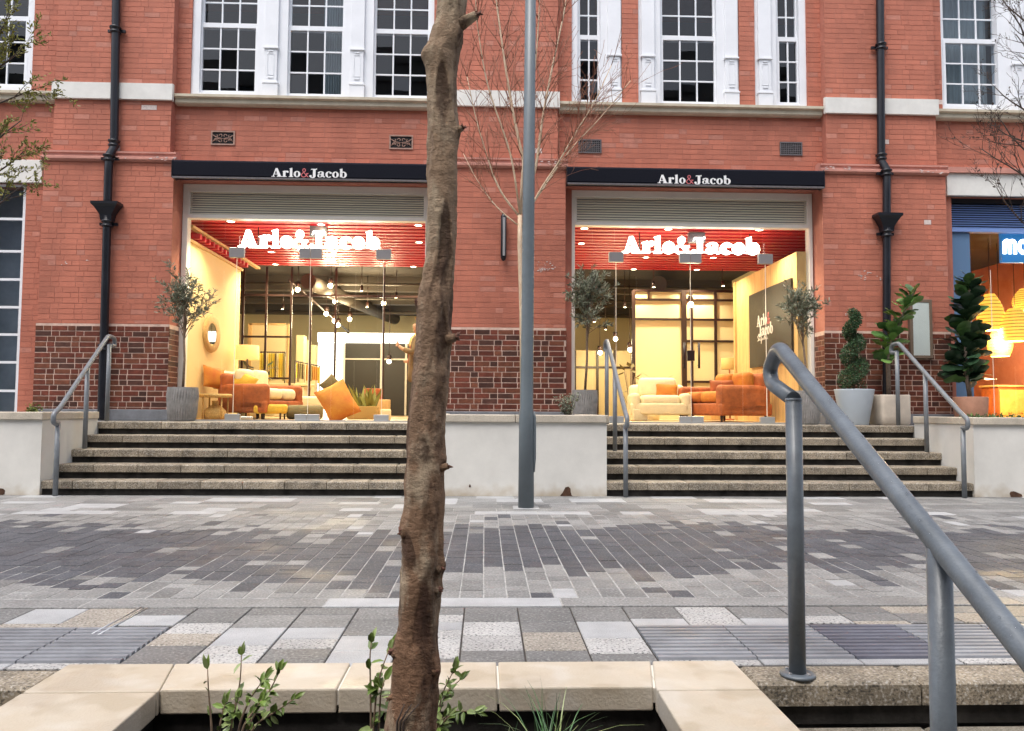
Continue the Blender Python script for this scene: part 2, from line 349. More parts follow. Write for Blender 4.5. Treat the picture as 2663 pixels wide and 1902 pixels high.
def place(me, name, parent, loc, rotz=0):       # a repeat that shares its mesh
    o = bpy.data.objects.new(name, me); COL.objects.link(o); o.parent = parent
    o.location = Vector(loc)-W[parent]; o.rotation_euler = (0, 0, rotz); return o
def piece_mesh(dx, dy, dz, m, ch=0.004):        # chamfered block, origin at centre of its top
    bm = bmesh.new(); bmesh.ops.create_cube(bm, size=1)
    for v in bm.verts: v.co = Vector((v.co.x*dx, v.co.y*dy, (v.co.z-0.5)*dz))
    es = [e for e in bm.edges if all(v.co.z > -1e-6 for v in e.verts)]
    if ch: bmesh.ops.bevel(bm, geom=es, offset=ch, segments=1, affect='EDGES')
    me = bpy.data.meshes.new('piece'); bm.to_mesh(me); bm.free(); me.materials.append(MATS[m]); return me
def soft(name, m, parent, c, d, rot=(0, 0, 0), bev=0.05, seg=4):      # rounded block
    b = MB(); M = Matrix.Translation(c) @ Euler(rot).to_matrix().to_4x4()
    b.box(-d[0]/2, d[0]/2, -d[1]/2, d[1]/2, -d[2]/2, d[2]/2, M=M)
    o = b.build(name, m, parent, bevel=bev, seg=seg)
    for p in o.data.polygons: p.use_smooth = True
    return o
def pillow(name, m, parent, c, wd, ht, th, rot, n=12):
    b = MB(); M = Matrix.Translation(c) @ Euler(rot).to_matrix().to_4x4()
    for sgn in (1, -1):
        vs_ = []
        for i in range(n+1):
            for j in range(n+1):
                u = 2*i/n-1; v = 2*j/n-1
                t = ((1-abs(u)**2.6)*(1-abs(v)**2.6))**0.55*th/2+0.008*noise.noise(Vector((u*3, v*3, c[0]*9+sgn)))*(1-u*u)*(1-v*v)
                k = 1-0.07*(1-abs(u*v)**1.5)
                vs_.append(M @ Vector((u*wd/2*(k if abs(v) < 1 else 1), sgn*t, v*ht/2*k)))
        fs = [(i*(n+1)+j, (i+1)*(n+1)+j, (i+1)*(n+1)+j+1, i*(n+1)+j+1) for i in range(n) for j in range(n)]
        b.add(vs_, fs, 0, True)
    return b.build(name, m, parent)
# ------------------------------------------------------------------ across the street, behind the camera: unseen, added to block low sky
ob = thing('brick_building', (0, -6.5, -0.95), 'plain unseen brown brick building across the street', 'building')
def opposite():
    xs = [-30+5.0*i for i in range(13)]; zs = [(0.2, 2.8), (4.0, 6.2), (7.4, 9.4), (10.6, 12.4)]
    b = MB(); z0 = -0.95
    for za, zb in zs:
        b.box(-32, 32, -8.5, -6.5, z0, za); xa = -32
        for x in xs: b.box(xa, x-0.9, -8.5, -6.5, za, zb); xa = x+0.9
        b.box(xa, 32, -8.5, -6.5, za, zb); z0 = zb
    b.box(-32, 32, -8.5, -6.5, z0, 13.6); b.box(-32.2, 32.2, -8.7, -6.35, 13.601, 13.9)
    b.build('brick_wall', 'paver_warm', ob)
    for za, zb in zs:
        for x in xs:
            o = MB().box(x-0.9, x+0.9, -6.75, -6.7, za, zb).build('window', 'black_metal', ob)
            f = MB()
            for t in (-0.88, -0.02, 0.84): f.box(x+t, x+t+0.04, -6.699, -6.65, za, zb)
            f.build('frame', 'white_paint', o)
opposite()
# ------------------------------------------------------------------ levels and planes
YP, YU, YB, YG = 11.0, 11.07, 11.22, 11.42       # pier face, upper pilaster face, bay wall, shop glass
ZT = 0.80; YS = 8.83; TR = 0.305; RI = 0.16      # terrace level, foot of the far steps, tread, riser
ZDADO, ZSILL, ZOFF = 2.157, 5.545, 4.56
SX = ((-4.95, -0.68), (1.40, 5.70))              # the two far flights
# ------------------------------------------------------------------ ground
street = MB().box(-45, 45, 3.02, 40, -0.30, -0.012).build('street_paving', 'paving_base', loc=(0, 5, 0)); tag(street, 'grey block paving of the pedestrian street', kind='structure')
low = MB().box(-45, 45, -40, 2.10, -0.95, -0.64).build('lower_pavement', 'paver_grey', loc=(0, -3, -0.64)); tag(low, 'lower paved level in front of the planter', kind='structure')
rng = random.Random(3)
cells = []       # (x, y, dx, dy, material)
def tone_near(r):
    return rng.choices(['paver_grey', 'paver_speckled', 'paver_beige', 'paver_pale', 'paver_warm'], [0.12, 0.42, 0.22, 0.14, 0.10])[0]
NY0, NY1 = 3.02, 3.90
x = -9.0
CWN = 0.262
while x < 9:
    y = NY1; first = True
    while y > NY0+0.02:
        L_ = rng.choice([0.13, 0.17, 0.21, 0.26]); y2 = max(NY0, y-L_)
        if y2-NY0 < 0.07: y2 = NY0
        tac = (x+CWN > 0.80 or x < -1.43) and y2 < 3.58 and y > 3.06
        if tac and y2 < 3.567 < y-0.04: cells.append((x+CWN/2, (y+3.567)/2, CWN, y-3.567, tone_near(rng)))
        if not tac:
            t = 'paver_grey' if first and rng.random() < 0.8 else tone_near(rng)
            if not first and y2 < NY0+0.01 and rng.random() < 0.75: t = 'paver_grey'
            cells.append((x+CWN/2, (y+y2)/2, CWN, y-y2, t))
        y = y2; first = False
    x += CWN
x = -9.2                                            # kerb band
while x < 9.4:
    cells.append((x+0.6, 4.01, 1.2, 0.17, rng.choice(['paver_pale', 'paver_warm', 'paver_warm', 'paver_warm']))); x += 1.2
x = -10; CW = 0.125
ci = 0
while x < 10:                                       # small setts of the roadway
    y = 4.10+rng.uniform(0, 0.0)
    while y < 7.28:
        L_ = rng.choice([0.11, 0.15, 0.2, 0.24]); y2 = min(7.30, y+L_)
        if 7.30-y2 < 0.06: y2 = 7.30
        ym = (y+y2)/2; e = 0.22*math.sin(x*1.1)+0.12*math.sin(x*3.3+1)+rng.gauss(0, 0.13)
        if 4.62+e*0.9 < ym < 6.45+e: t = 'paver_charcoal' if rng.random() < 0.94 else rng.choice(['paver_grey', 'paver_warm', 'paver_warm'])
        else: t = rng.choices(['paver_grey', 'paver_warm', 'paver_charcoal', 'paver_pale'], [0.30, 0.64, 0.025, 0.035])[0]
        cells.append((x+CW/2, ym, CW, y2-y, t)); y = y2
    x += CW; ci += 1
y = 7.30
while y < 8.80:                                     # larger flags before the steps
    dy = [0.22, 0.32, 0.2, 0.34, 0.22, 0.2][int((y-7.3)/0.26) % 6]; dy = min(dy, 8.815-y); x = -11-rng.random()*0.4
    while x < 11:
        dx = rng.choice([0.3, 0.42, 0.5]); cells.append((x+dx/2, y+dy/2, dx, dy, rng.choices(['paver_warm', 'paver_pale', 'paver_grey'], [0.5, 0.2, 0.3])[0])); x += dx
    y += dy
for k in range(14): cells.append((0.896+k*0.4, 3.053, 0.4, 0.066, 'paver_pale' if k % 3 else 'paver_speckled')); cells.append((-1.604-k*0.4, 3.053, 0.4, 0.066, 'paver_pale' if k % 3 else 'paver_speckled'))
MB().box(-30, 30, 3.93, 8.80, -0.011, -0.0024).build('joint_bed', 'joint_sand', street)
MB().box(-30, 30, 3.021, 3.915, -0.011, -0.007).build('joint_bed', 'joint_dark', street)
def vis(c):
    x, y = c[0], c[1]; u = (x/y-0.035)*FPX+CX
    return -60 < u < 2720
cells.sort(key=lambda c: -(c[2]*c[3]/c[1]**3 if vis(c) else 0))
big, rest = cells[:300], cells[300:]
cache = {}
for x, y, dx, dy, t in big:
    k = (round(dx, 2), round(dy, 2), t)
    if k not in cache: cache[k] = piece_mesh(dx-0.007, dy-0.006, 0.05, t, 0.003)
    place(cache[k], 'paver', street, (x, y, rng.uniform(-0.0015, 0.0015)))
tones = ['paver_charcoal', 'paver_grey', 'paver_warm', 'paver_beige', 'paver_speckled', 'paver_pale']
b = MB()
for x, y, dx, dy, t in rest:
    z = rng.uniform(-0.0015, 0.0015)
    b.box(x-dx/2+0.0035, x+dx/2-0.0035, y-dy/2+0.003, y+dy/2-0.003, -0.05, z, tones.index(t))
b.build('far_pavers', tones, street, kind='stuff')
# ribbed warning slabs at the head of the near steps
def tactile_mesh(m):
    b = MB().box(-0.197, 0.197, -0.2365, 0.2365, -0.05, 0.0)
    for k in range(10):
        yc = -0.215+k*0.0478
        b.prism([(yc-0.018, 0.0), (yc-0.013, 0.011), (yc+0.013, 0.011), (yc+0.018, 0.0)], 'x', -0.197, 0.197)
    me = bpy.data.meshes.new('tactile'); me.from_pydata(b.v, [], b.f); me.materials.append(MATS[m]); return me
tm = [tactile_mesh('tactile'), tactile_mesh('tactile_dark')]
for k in range(14): place(tm[1 if k == 2 else 0], 'ribbed_slab', street, (0.896+k*0.4, 3.328, -0.006))
for k in range(12): place(tm[0], 'ribbed_slab', street, (-1.604-k*0.4, 3.328, -0.006))
# thin steel edge strips of an access cover
b = MB()
for (a, c) in (((368, 1580), (238, 1652)), ((385, 1582), (255, 1654))):
    p, q = gr(*a), gr(*c); b.tube([(p[0], p[1], 0.003), (q[0], q[1], 0.003)], 0.004, 5)
b.build('cover_edge', 'steel', street)
# ------------------------------------------------------------------ near steps, planter
def nosing_row(root, x0, x1, yf, z, mname, L_=0.62, dy=0.30, th=0.085, r=None):
    x = x0; k = 0; me = {}
    while x < x1-0.02:
        e = min(x1, x+L_); d = round(e-x, 3)
        if d not in me:
            m_ = piece_mesh(d-0.008, dy, th, mname, 0.012); me[d] = m_
        place(me[d], 'nosing_stone', root, ((x+e)/2, yf+dy/2, z)); x = e; k += 1
for nm, x0, x1, lab in (('stone_steps', 0.99, 6.6, 'speckled stone steps going down beside the foreground handrail'), ('stone_steps', -7.0, -1.58, 'speckled stone steps going down beside the planter, without handrail')):
    st = thing(nm, ((x0+x1)/2, 2.2, -0.64), lab, 'steps', 'steps down from the street')
    for k in range(4):
        yf = 2.83-0.30*k; z = 0.0-RI*k
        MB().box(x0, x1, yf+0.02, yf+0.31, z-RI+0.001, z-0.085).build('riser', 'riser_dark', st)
        nosing_row(st, x0, x1, yf, z+(0.0 if k else -0.002), 'nosing' if k == 0 else 'concrete_tread', dy=0.185 if k == 0 else 0.30)
# planter: coping slabs round a bed
pl = thing('stone_planter', (-0.3, 2.0, -0.62), 'beige limestone coping of the planter round the foreground tree trunk', 'planter')
cz = 0.022
xo0, xo1, xi0, xi1, yb, yf = -1.555, 0.965, -1.105, 0.60, 3.005, 2.73
b = MB(); b.box(xo0+0.03, xi0-0.03, 0.6, yb-0.02, -0.62, cz-0.085); b.box(xi1+0.03, xo1-0.03, 0.6, yb-0.02, -0.62, cz-0.085); b.box(xi0-0.03, xi1+0.03, yf+0.03, yb-0.02, -0.62, cz-0.085)
b.box(xi0-0.03, xi1+0.03, 0.6, 0.8, -0.62, cz-0.085)
b.build('planter_wall', 'riser_dark', pl)
def slab(q, zt=cz, th=0.084):
    MB().prism(q, 'z', zt-th, zt).build('coping_slab', 'limestone', pl, bevel=0.006)
g = 0.004
ja, jb = -0.50, 0.055
slab([(xo0, yb), (xi0-0.06, yb), (xi0, yf), (xi0, yf-0.015), (xo0, yf-0.015)])
for a, c, ta, tc_ in ((xi0+g, ja-g, -0.06, 0.0), (ja+g, jb-g, 0, 0), (jb+g, xi1-g, 0, 0.05)):
    slab([(a+ta, yb), (c+tc_, yb), (c, yf), (a, yf)])
slab([(xi1+g+0.05, yb), (xo1, yb), (xo1, yf-0.03), (xi1+g, yf-0.03), (xi1+g, yf)])
y1 = yf-0.015-2*g
while y1 > 0.8:
    y0_ = max(0.6, y1-0.9); slab([(xo0, y1), (xi0, y1), (xi0, y0_), (xo0, y0_)]); slab([(xi1+g, y1-0.015), (xo1, y1-0.015), (xo1, y0_-0.015), (xi1+g, y0_-0.015)]); y1 = y0_-2*g
b = MB(); b.box(xi0-0.02, xi1+0.02, yf+0.012, yb-0.02, cz-0.06, cz-0.010); b.box(xo0+0.02, xi0-0.022, 0.62, yb-0.02, cz-0.06, cz-0.010); b.box(xi1+0.022, xo1-0.02, 0.62, yb-0.02, cz-0.06, cz-0.010)
b.build('joint_mortar', 'limestone_joint', pl)
b = MB(); n = 26
vs_ = []
for i in range(n+1):
    for j in range(n+1):
        X = xi0-0.02+(xi1-xi0+0.04)*i/n; Y = 0.78+(yf+0.02-0.78)*j/n
        vs_.append((X, Y, -0.20+0.05*noise.noise(Vector((X*5, Y*5, 1)))))
b.add(vs_, [(i*(n+1)+j, (i+1)*(n+1)+j, (i+1)*(n+1)+j+1, i*(n+1)+j+1) for i in range(n) for j in range(n)], 0, True)
b.build('soil', 'soil', pl)
# ------------------------------------------------------------------ far flights, terrace, low planters
terr = MB()
terr.box(-14, 14, 10.05+0.30, 11.9, 0.0, ZT-0.004)
terr.box(-14, SX[0][0], 10.051, 10.36, 0.0, ZT-0.006); terr.box(SX[0][1], SX[1][0], 10.051, 10.36, 0.0, ZT-0.006); terr.box(SX[1][1], 14, 10.051, 10.36, 0.0, ZT-0.006)
terrace = terr.build('terrace', 'paver_warm', loc=(0, 10.6, 0)); tag(terrace, 'raised terrace along the shopfronts', kind='structure')
for i, (x0, x1) in enumerate(SX):
    st = thing('stone_steps', ((x0+x1)/2, 9.4, 0), ['flight of five steps up to the window with the leaning gold cushion', 'flight of five steps up to the glass doors with the cream armchair'][i], 'steps', 'steps up to the terrace')
    for k in range(5):
        yf_ = YS+TR*k; zt = RI*(k+1)
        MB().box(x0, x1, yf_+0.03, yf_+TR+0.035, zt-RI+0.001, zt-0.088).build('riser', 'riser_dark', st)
        off = rng.uniform(0.2, 0.5)
        nosing_row(st, x0, x0+off, yf_, zt, 'nosing', L_=off, dy=TR+0.005, th=0.088)
        nosing_row(st, x0+off, x1, yf_, zt, 'nosing', L_=0.47+0.03*k, dy=TR+0.005, th=0.088)
ZC = 0.925
for x0, x1, lab in ((-11.0, -4.95, 'white rendered low planter wall at the foot of the left downpipe'), (-0.68, 1.40, 'white rendered low planter wall between the flights, behind the lamp post'), (5.70, 12.0, 'white rendered low planter wall in front of the blue shop')):
    p = thing('rendered_planter', ((x0+x1)/2, 9.4, 0), lab, 'planter', 'planters beside the far steps')
    b = MB(); t = 0.2; y0_, y1_ = YS-0.02, 10.045
    b.box(x0, x1, y0_, y0_+t, 0.001, ZC-0.09); b.box(x0, x0+t, y0_+t, y1_, 0.001, ZC-0.09); b.box(x1-t, x1, y0_+t, y1_, 0.001, ZC-0.09); b.box(x0+t, x1-t, y1_-0.12, y1_, 0.001, ZC-0.09)
    b.build('rendered_wall', 'white_render', p)
    xx = x0-0.02; o_ = 0.03
    while xx < x1+0.019:
        e = min(x1+0.02, xx+1.05); MB().box(xx+0.003, e-0.003, y0_-o_, y0_+t+0.03, ZC-0.088, ZC).build('coping_slab', 'coping_far', p, bevel=0.01); xx = e
    for xa, xb in ((x0-0.02, x0+t+0.03), (x1-t-0.03, x1+0.02)):
        MB().box(xa, xb, y0_+t+0.036, y1_, ZC-0.088, ZC).build('coping_slab', 'coping_far', p, bevel=0.01)
    MB().box(x0+t, x1-t, y0_+t, y1_-0.12, 0.5, 0.86).build('soil', 'soil', p)
def stain(px, py, w_, h_, par):
    X, Z = pt(px, py, YS-0.02); n = 14; Z = 0.012 if h_ > 0.05 else Z
    q = [(X+w_/2*math.cos(a)*(1+0.25*math.sin(3*a+px)), max(0.004, Z+h_/2*math.sin(a)*(1+0.2*math.cos(2*a+px)))) for a in [2*PI*i/n for i in range(n)]]
    MB().prism(q, 'y', YS-0.0235, YS-0.021).build('rust_stain', 'rust_stain', par)
plM = [o for o in bpy.data.objects if o.name.startswith('rendered_planter')]
pM = [o for o in plM if 'lamp post' in o['label']][0]; pR = [o for o in plM if 'blue shop' in o['label']][0]; pL = [o for o in plM if 'downpipe' in o['label']][0]
stain(1474, 1278, 0.13, 0.17, pM); stain(1222, 1264, 0.022, 0.03, pM); stain(2640, 1286, 0.14, 0.12, pR); stain(0, 1278, 0.1, 0.16, pL)
# ------------------------------------------------------------------ building
bd = thing('brick_building', (0.3, 11.4, 0), 'red brick building with white sash windows and dark brick dado', 'building')
PIER = ((-6.30, -4.475), (-0.70, 1.15), (4.945, 6.80))
UP = ((PX(147, YU, 150), PX(450, YU, 150)), (-0.53, PX(1451, YU, 150)), (PX(2145, YU, 150), PX(2429, YU, 150)))
ZTOP = 8.4
def brick_field(b, X0, X1, Z0, Z1, Y, holes=(), seed=0, mi=lambda r: 0, dep=0.0028, gap=0.009, hc=0.0765, out=None):
    r = random.Random(seed); k = math.floor(Z0/hc)
    while k*hc < Z1-0.01:
        za, zb = max(Z0, k*hc), min(Z1, (k+1)*hc)-gap
        if zb-za > 0.018:
            x = X0-0.329*(k % 2)*0.5-0.06*(k % 3 == 0); st_ = (k % 2 == 0)
            while x < X1:
                L_ = 0.2245 if st_ else 0.112; a, c = max(x, X0), min(x+L_-gap, X1); x += L_; st_ = not st_
                segs = [(a, c)]
                for hx0, hx1, hz0, hz1 in holes:
                    if zb > hz0+0.02 and za < hz1-0.02:
                        ns = []
                        for p, q in segs:
                            if q <= hx0 or p >= hx1: ns.append((p, q))
                            else:
                                if p < hx0: ns.append((p, hx0))
                                if q > hx1: ns.append((hx1, q))
                        segs = ns
                for p, q in segs:
                    if q-p > 0.02:
                        d = dep+r.uniform(-0.0012, 0.0012); m_ = mi(r)
                        if out is not None: out.append((p, q, za, zb, Y, d, m_))
                        else: b.box(p, q, Y-d, Y+0.002, za, zb, m_)
        k += 1
RB = ['red_brick', 'pale_brick', 'chipped_paint']
rmi = lambda r: 0 if r.random() < 0.93 else (1 if r.random() < 0.985 else 2)
wall = MB(); bk = MB()
GL = 16.0
# piers
for i, (x0, x1) in enumerate(PIER):
    u0, u1 = UP[i]
    wall.box(x0, x1, YP, YP+0.62, 0.7, ZOFF-0.06)
    wall.box(u0, u1, YU, YP+0.62, ZOFF-0.058, ZTOP)
    brick_field(bk, x0, x1, ZDADO+0.01, ZOFF-0.085, YP, seed=i, mi=rmi)
    brick_field(bk, u0, u1, ZOFF+0.10, ZSILL-0.13, YU, seed=10+i, mi=rmi)
    brick_field(bk, u0, u1, ZSILL+0.115, ZTOP, YU, seed=20+i, mi=rmi)
# bays above the shopfronts
XL, XR = -9.6, 10.4
BAY = ((UP[0][1]-0.01, UP[1][0]+0.01), (UP[1][1]-0.01, UP[2][0]+0.01))
wl0, wl1 = PX(497, YB, 150), PX(1128, YB, 150)
WZ = 7.95
wr = [(PX(1487, YB, 150), PX(1617, YB, 150)), (PX(1660, YB, 150), PX(1922, YB, 150)), (PX(1963, YB, 150), PX(2098, YB, 150))]
fl1 = PX(85, YB, 150); fr0 = PX(2448, YB, 150)
openings = [[(wl0, wl1)], wr]
def bay(x0, x1, ops, seed):
    wall.box(x0, x1, YB, YB+0.38, 4.285, ZSILL)
    brick_field(bk, x0, x1, ZOFF+0.03, ZSILL-0.15, YB, seed=seed, mi=rmi)
    xs = x0
    for a, c in list(ops)+[(x1, x1)]:
        if a-xs > 0.01:
            wall.box(xs, a, YB+0.001, YB+0.38, ZSILL+0.001, ZTOP); brick_field(bk, xs, a, ZSILL+0.01, ZTOP, YB+0.001, seed=seed+3, mi=rmi)
        if c > a: wall.box(a, c, YB+0.001, YB+0.38, WZ, ZTOP); brick_field(bk, a, c, WZ+0.01, ZTOP, YB+0.001, seed=seed+4, mi=rmi)
        xs = c
bay(BAY[0][0], BAY[0][1], openings[0], 31); bay(BAY[1][0], BAY[1][1], openings[1], 41)
# end bays
lw1 = PX(69, YB, 480); lint = (PZ(60, 418, YB), PZ(60, 477, YB)); lx1 = PX(112, YB-0.02, 450)
wall.box(XL, UP[0][0]+0.01, YB, YB+0.38, lint[1], ZSILL); wall.box(lw1, PIER[0][0]+0.01, YB, YB+0.38, 0.7, lint[1]-0.001)
brick_field(bk, lx1+0.004, UP[0][0], lint[1], lint[0], YB, seed=51, mi=rmi); brick_field(bk, XL, UP[0][0], lint[0]+0.004, ZSILL-0.15, YB, seed=52, mi=rmi)
brick_field(bk, lw1+0.004, PIER[0][0], 0.8, lint[1]-0.004, YB, seed=53, mi=rmi)
wall.box(XL, fl1-1.9, YB+0.001, YB+0.38, ZSILL+0.001, ZTOP); wall.box(fl1, UP[0][0]+0.01, YB+0.001, YB+0.38, ZSILL+0.001, ZTOP); wall.box(fl1-1.9, fl1, YB+0.001, YB+0.38, WZ, ZTOP)
brick_field(bk, fl1, UP[0][0], ZSILL+0.01, ZTOP, YB+0.001, seed=54, mi=rmi)
rx0 = PX(2466, YB, 500); rlint = (PZ(2560, 458, YB), PZ(2560, 512, YB))
wall.box(UP[2][1]-0.01, XR, YB, YB+0.38, rlint[1], ZSILL)
brick_field(bk, UP[2][1], XR, rlint[0]+0.13, ZSILL-0.15, YB, seed=61, mi=rmi)
wall.box(UP[2][1]-0.01, fr0, YB+0.001, YB+0.38, ZSILL+0.001, ZTOP); wall.box(fr0, XR, YB+0.001, YB+0.38, WZ, ZTOP)
brick_field(bk, UP[2][1], fr0, ZSILL+0.01, ZTOP, YB+0.001, seed=62, mi=rmi)
# shell: sides, back, roof, upper floor
wall.box(XL-0.3, XL, YB, 24.3, 0.7, ZTOP); wall.box(XR, XR+0.3, YB, 24.3, 0.7, ZTOP); wall.box(XL, XR, 24, 24.3, 0.7, ZTOP)
wall.box(XL, XR, YB+0.001, 24, ZTOP+0.001, ZTOP+0.25)
wall.build('brick_wall', 'red_mortar', bd)
bk.build('wall_bricks', RB, bd, kind='stuff')
MB().box(XL+0.01, XR-0.01, YB+0.40, 23.99, 4.30, 4.45).build('upper_floor', 'room_dark', bd)
b = MB(); b.box(XL+0.01, XR-0.01, 14.2, 14.3, 4.46, ZTOP); b.build('room_partition', 'room_dark', bd)
# dado of dark glazed bricks
lst = []; DD = []
DB = ['dado_brick', 'dado_brown', 'dado_dark']
dmi = lambda r: r.choices([0, 1, 2], [0.5, 0.32, 0.18])[0]
for i, (x0, x1) in enumerate(PIER):
    dm = MB(); dm.box(x0-0.012, x1+0.012, YP-0.016, YP-0.0005, 0.955, ZDADO)
    l_ = []; brick_field(None, x0-0.012, x1+0.012, 0.96, ZDADO-0.004, YP-0.016, seed=70+i, mi=dmi, dep=0.005, gap=0.0125, out=l_, hc=0.0762)
    lst += [q+(i,) for q in l_]
    for xe, s_ in ((x1+0.012, 1), (x0-0.012, -1)):       # return of the dado into the opening
        if s_ < 0 and i == 0: continue
        dm.box(min(xe-s_*0.011, xe), max(xe-s_*0.011, xe), YP-0.0004, YG-0.10, 0.955, ZDADO-0.001)
    DD.append(dm.build('brick_dado', 'dado_mortar', bd))
lst.sort(key=lambda q: -((q[1]-q[0])*(q[3]-q[2]))+(3 if -0.7 < q[0] < 0.15 else 0))
cache = {}
for p, q, za, zb, Y, d_, m_, i in lst[:300]:
    k = (round(q-p, 2), round(zb-za, 3), m_)
    if k not in cache:
        me = piece_mesh(q-p, zb-za, 0.02, DB[m_], 0.0025); me.transform(Matrix.Rotation(PI/2, 4, 'X')); cache[k] = me
    place(cache[k], 'brick', DD[i], ((p+q)/2, Y-d_, (za+zb)/2))
for i, (x0, x1) in enumerate(PIER):
    b = MB()
    for p, q, za, zb, Y, d_, m_, i2 in lst[300:]:
        if i2 == i: b.box(p, q, Y-d_, Y+0.002, za, zb, m_)
    for xe, s_ in ((x1+0.012, 1), (x0-0.012, -1)):
        if s_ < 0 and i == 0: continue
        r = random.Random(i)
        for k in range(16):
            z = 0.962+k*0.0762; y = YP-0.016+(0.10 if k % 2 else 0.0)
            if z+0.065 > ZDADO: continue
            if k % 2: b.box(*sorted((xe-0.003, xe+s_*0.004)), YP-0.01, y-0.012, z, z+0.065, dmi(r))
            b.box(*sorted((xe-0.003, xe+s_*0.004)), y, min(y+0.21, YG-0.105), z, z+0.065, dmi(r))
            if y+0.225 < YG-0.12: b.box(*sorted((xe-0.003, xe+s_*0.004)), y+0.222, YG-0.105, z, z+0.065, dmi(r))
    b.build('dado_bricks', DB, DD[i], kind='stuff')
for x0, x1 in PIER: MB().box(x0-0.03, x1+0.03, YP-0.035, YP+0.3, ZT-0.002, 0.953).build('plinth', 'grey_plinth', bd, bevel=0.008)
# red moulded offsets on the piers, moulding over the awnings
b = MB()
for i, (x0, x1) in enumerate(PIER):
    u0, u1 = UP[i]
    prof = [(YP-0.02, ZOFF-0.075), (YP-0.055, ZOFF-0.05), (YP-0.055, ZOFF-0.02), (YP-0.01, ZOFF+0.0), (YP-0.01, ZOFF+0.03), (YP-0.03, ZOFF+0.045), (YP-0.03, ZOFF+0.07), (YU-0.003, ZOFF+0.10), (YU+0.1, ZOFF+0.10), (YU+0.1, ZOFF-0.075)]
    b.prism(prof, 'x', x0-0.03, x1+0.03)
def mould(x0, x1):
    prof = [(YB-0.06, ZOFF-0.11), (YB-0.13, ZOFF-0.085), (YB-0.13, ZOFF-0.055), (YB-0.08, ZOFF-0.035), (YB-0.05, ZOFF+0.005), (YB-0.004, ZOFF+0.03), (YB+0.02, ZOFF+0.03), (YB+0.02, ZOFF-0.11)]
    b.prism(prof, 'x', x0, x1)
mould(PIER[0][1]+0.033, PIER[1][0]-0.033); mould(PIER[1][1]+0.033, PIER[2][0]-0.033)
b.prism([(YB-0.09, rlint[0]+0.02), (YB-0.09, rlint[0]+0.10), (YB-0.004, rlint[0]+0.13), (YB+0.02, rlint[0]+0.13), (YB+0.02, rlint[0]+0.02)], 'x', PIER[2][1]+0.033, XR)
b.build('red_moulding', 'red_stone', bd)
r = random.Random(5); b = MB()          # chips of lost paint
for (xc, n_, zc) in ((PIER[0][1]-0.1, 9, ZOFF-0.03), (PIER[2][0]+0.25, 16, ZOFF), (PIER[2][1]-0.2, 9, ZOFF-0.03), (PIER[0][1]-0.75, 4, ZOFF-0.03), (PIER[1][1]-0.3, 8, ZOFF)):
    for _ in range(n_):
        X = xc+r.uniform(-0.22, 0.15); Z = zc+r.uniform(-0.03, 0.02); s_ = r.uniform(0.006, 0.02)
        X = min(max(X, PIER[0][0]), XR); b.prism([(X-s_*1.6, Z), (X-s_*0.4, Z-s_*0.5), (X+s_*1.3, Z-s_*0.1), (X+s_*0.5, Z+s_*0.5)], 'y', YP-0.0575, YP-0.05)
def flecks(px, py, pw, ph, n_):
    for _ in range(n_):
        X, Z = pt(px+r.uniform(-pw, pw), py+r.uniform(-ph, ph), YP); s_ = r.uniform(0.006, 0.018)
        b.prism([(X-s_, Z-s_*0.2), (X, Z-s_*0.5), (X+s_, Z+s_*0.1), (X-s_*0.1, Z+s_*0.6)], 'y', YP-0.0068, YP-0.002)
flecks(1418, 695, 28, 14, 26); flecks(2262, 715, 30, 14, 24); flecks(170, 684, 12, 10, 4); flecks(229, 678, 5, 5, 2); flecks(2190, 818, 22, 8, 7)
b.build('paint_chip', 'chipped_paint', bd)
# stone string course
for i, (u0, u1) in enumerate(UP): MB().prism([(YU-0.05, ZSILL-0.13), (YU-0.05, ZSILL+0.105), (YU-0.02, ZSILL+0.115), (YU+0.02, ZSILL+0.115), (YU+0.02, ZSILL-0.13)], 'x', u0-0.025, u1+0.025).build('stone_band', 'white_stone', bd)
b = MB()
def sill(x0, x1):
    b.prism([(YB-0.075, ZSILL-0.145), (YB-0.10, ZSILL-0.125), (YB-0.10, ZSILL-0.065), (YB-0.145, ZSILL-0.05), (YB-0.145, ZSILL-0.012), (YB-0.03, ZSILL+0.008), (YB+0.12, ZSILL+0.012), (YB+0.12, ZSILL-0.145)], 'x', x0, x1)
sill(XL, UP[0][0]-0.027); sill(UP[0][1]+0.027, UP[1][0]-0.027); sill(UP[1][1]+0.027, UP[2][0]-0.027); sill(UP[2][1]+0.027, XR)
b.build('window_sill', 'cream_stone', bd)
MB().box(XL, lx1, YB-0.045, YB+0.05, lint[1], lint[0]).build('stone_lintel', 'white_stone', bd, bevel=0.005)
MB().box(PX(2458, YB, 480), XR, YB-0.05, YB+0.05, rlint[1], rlint[0]+0.018).build('stone_lintel', 'white_stone', bd, bevel=0.005)
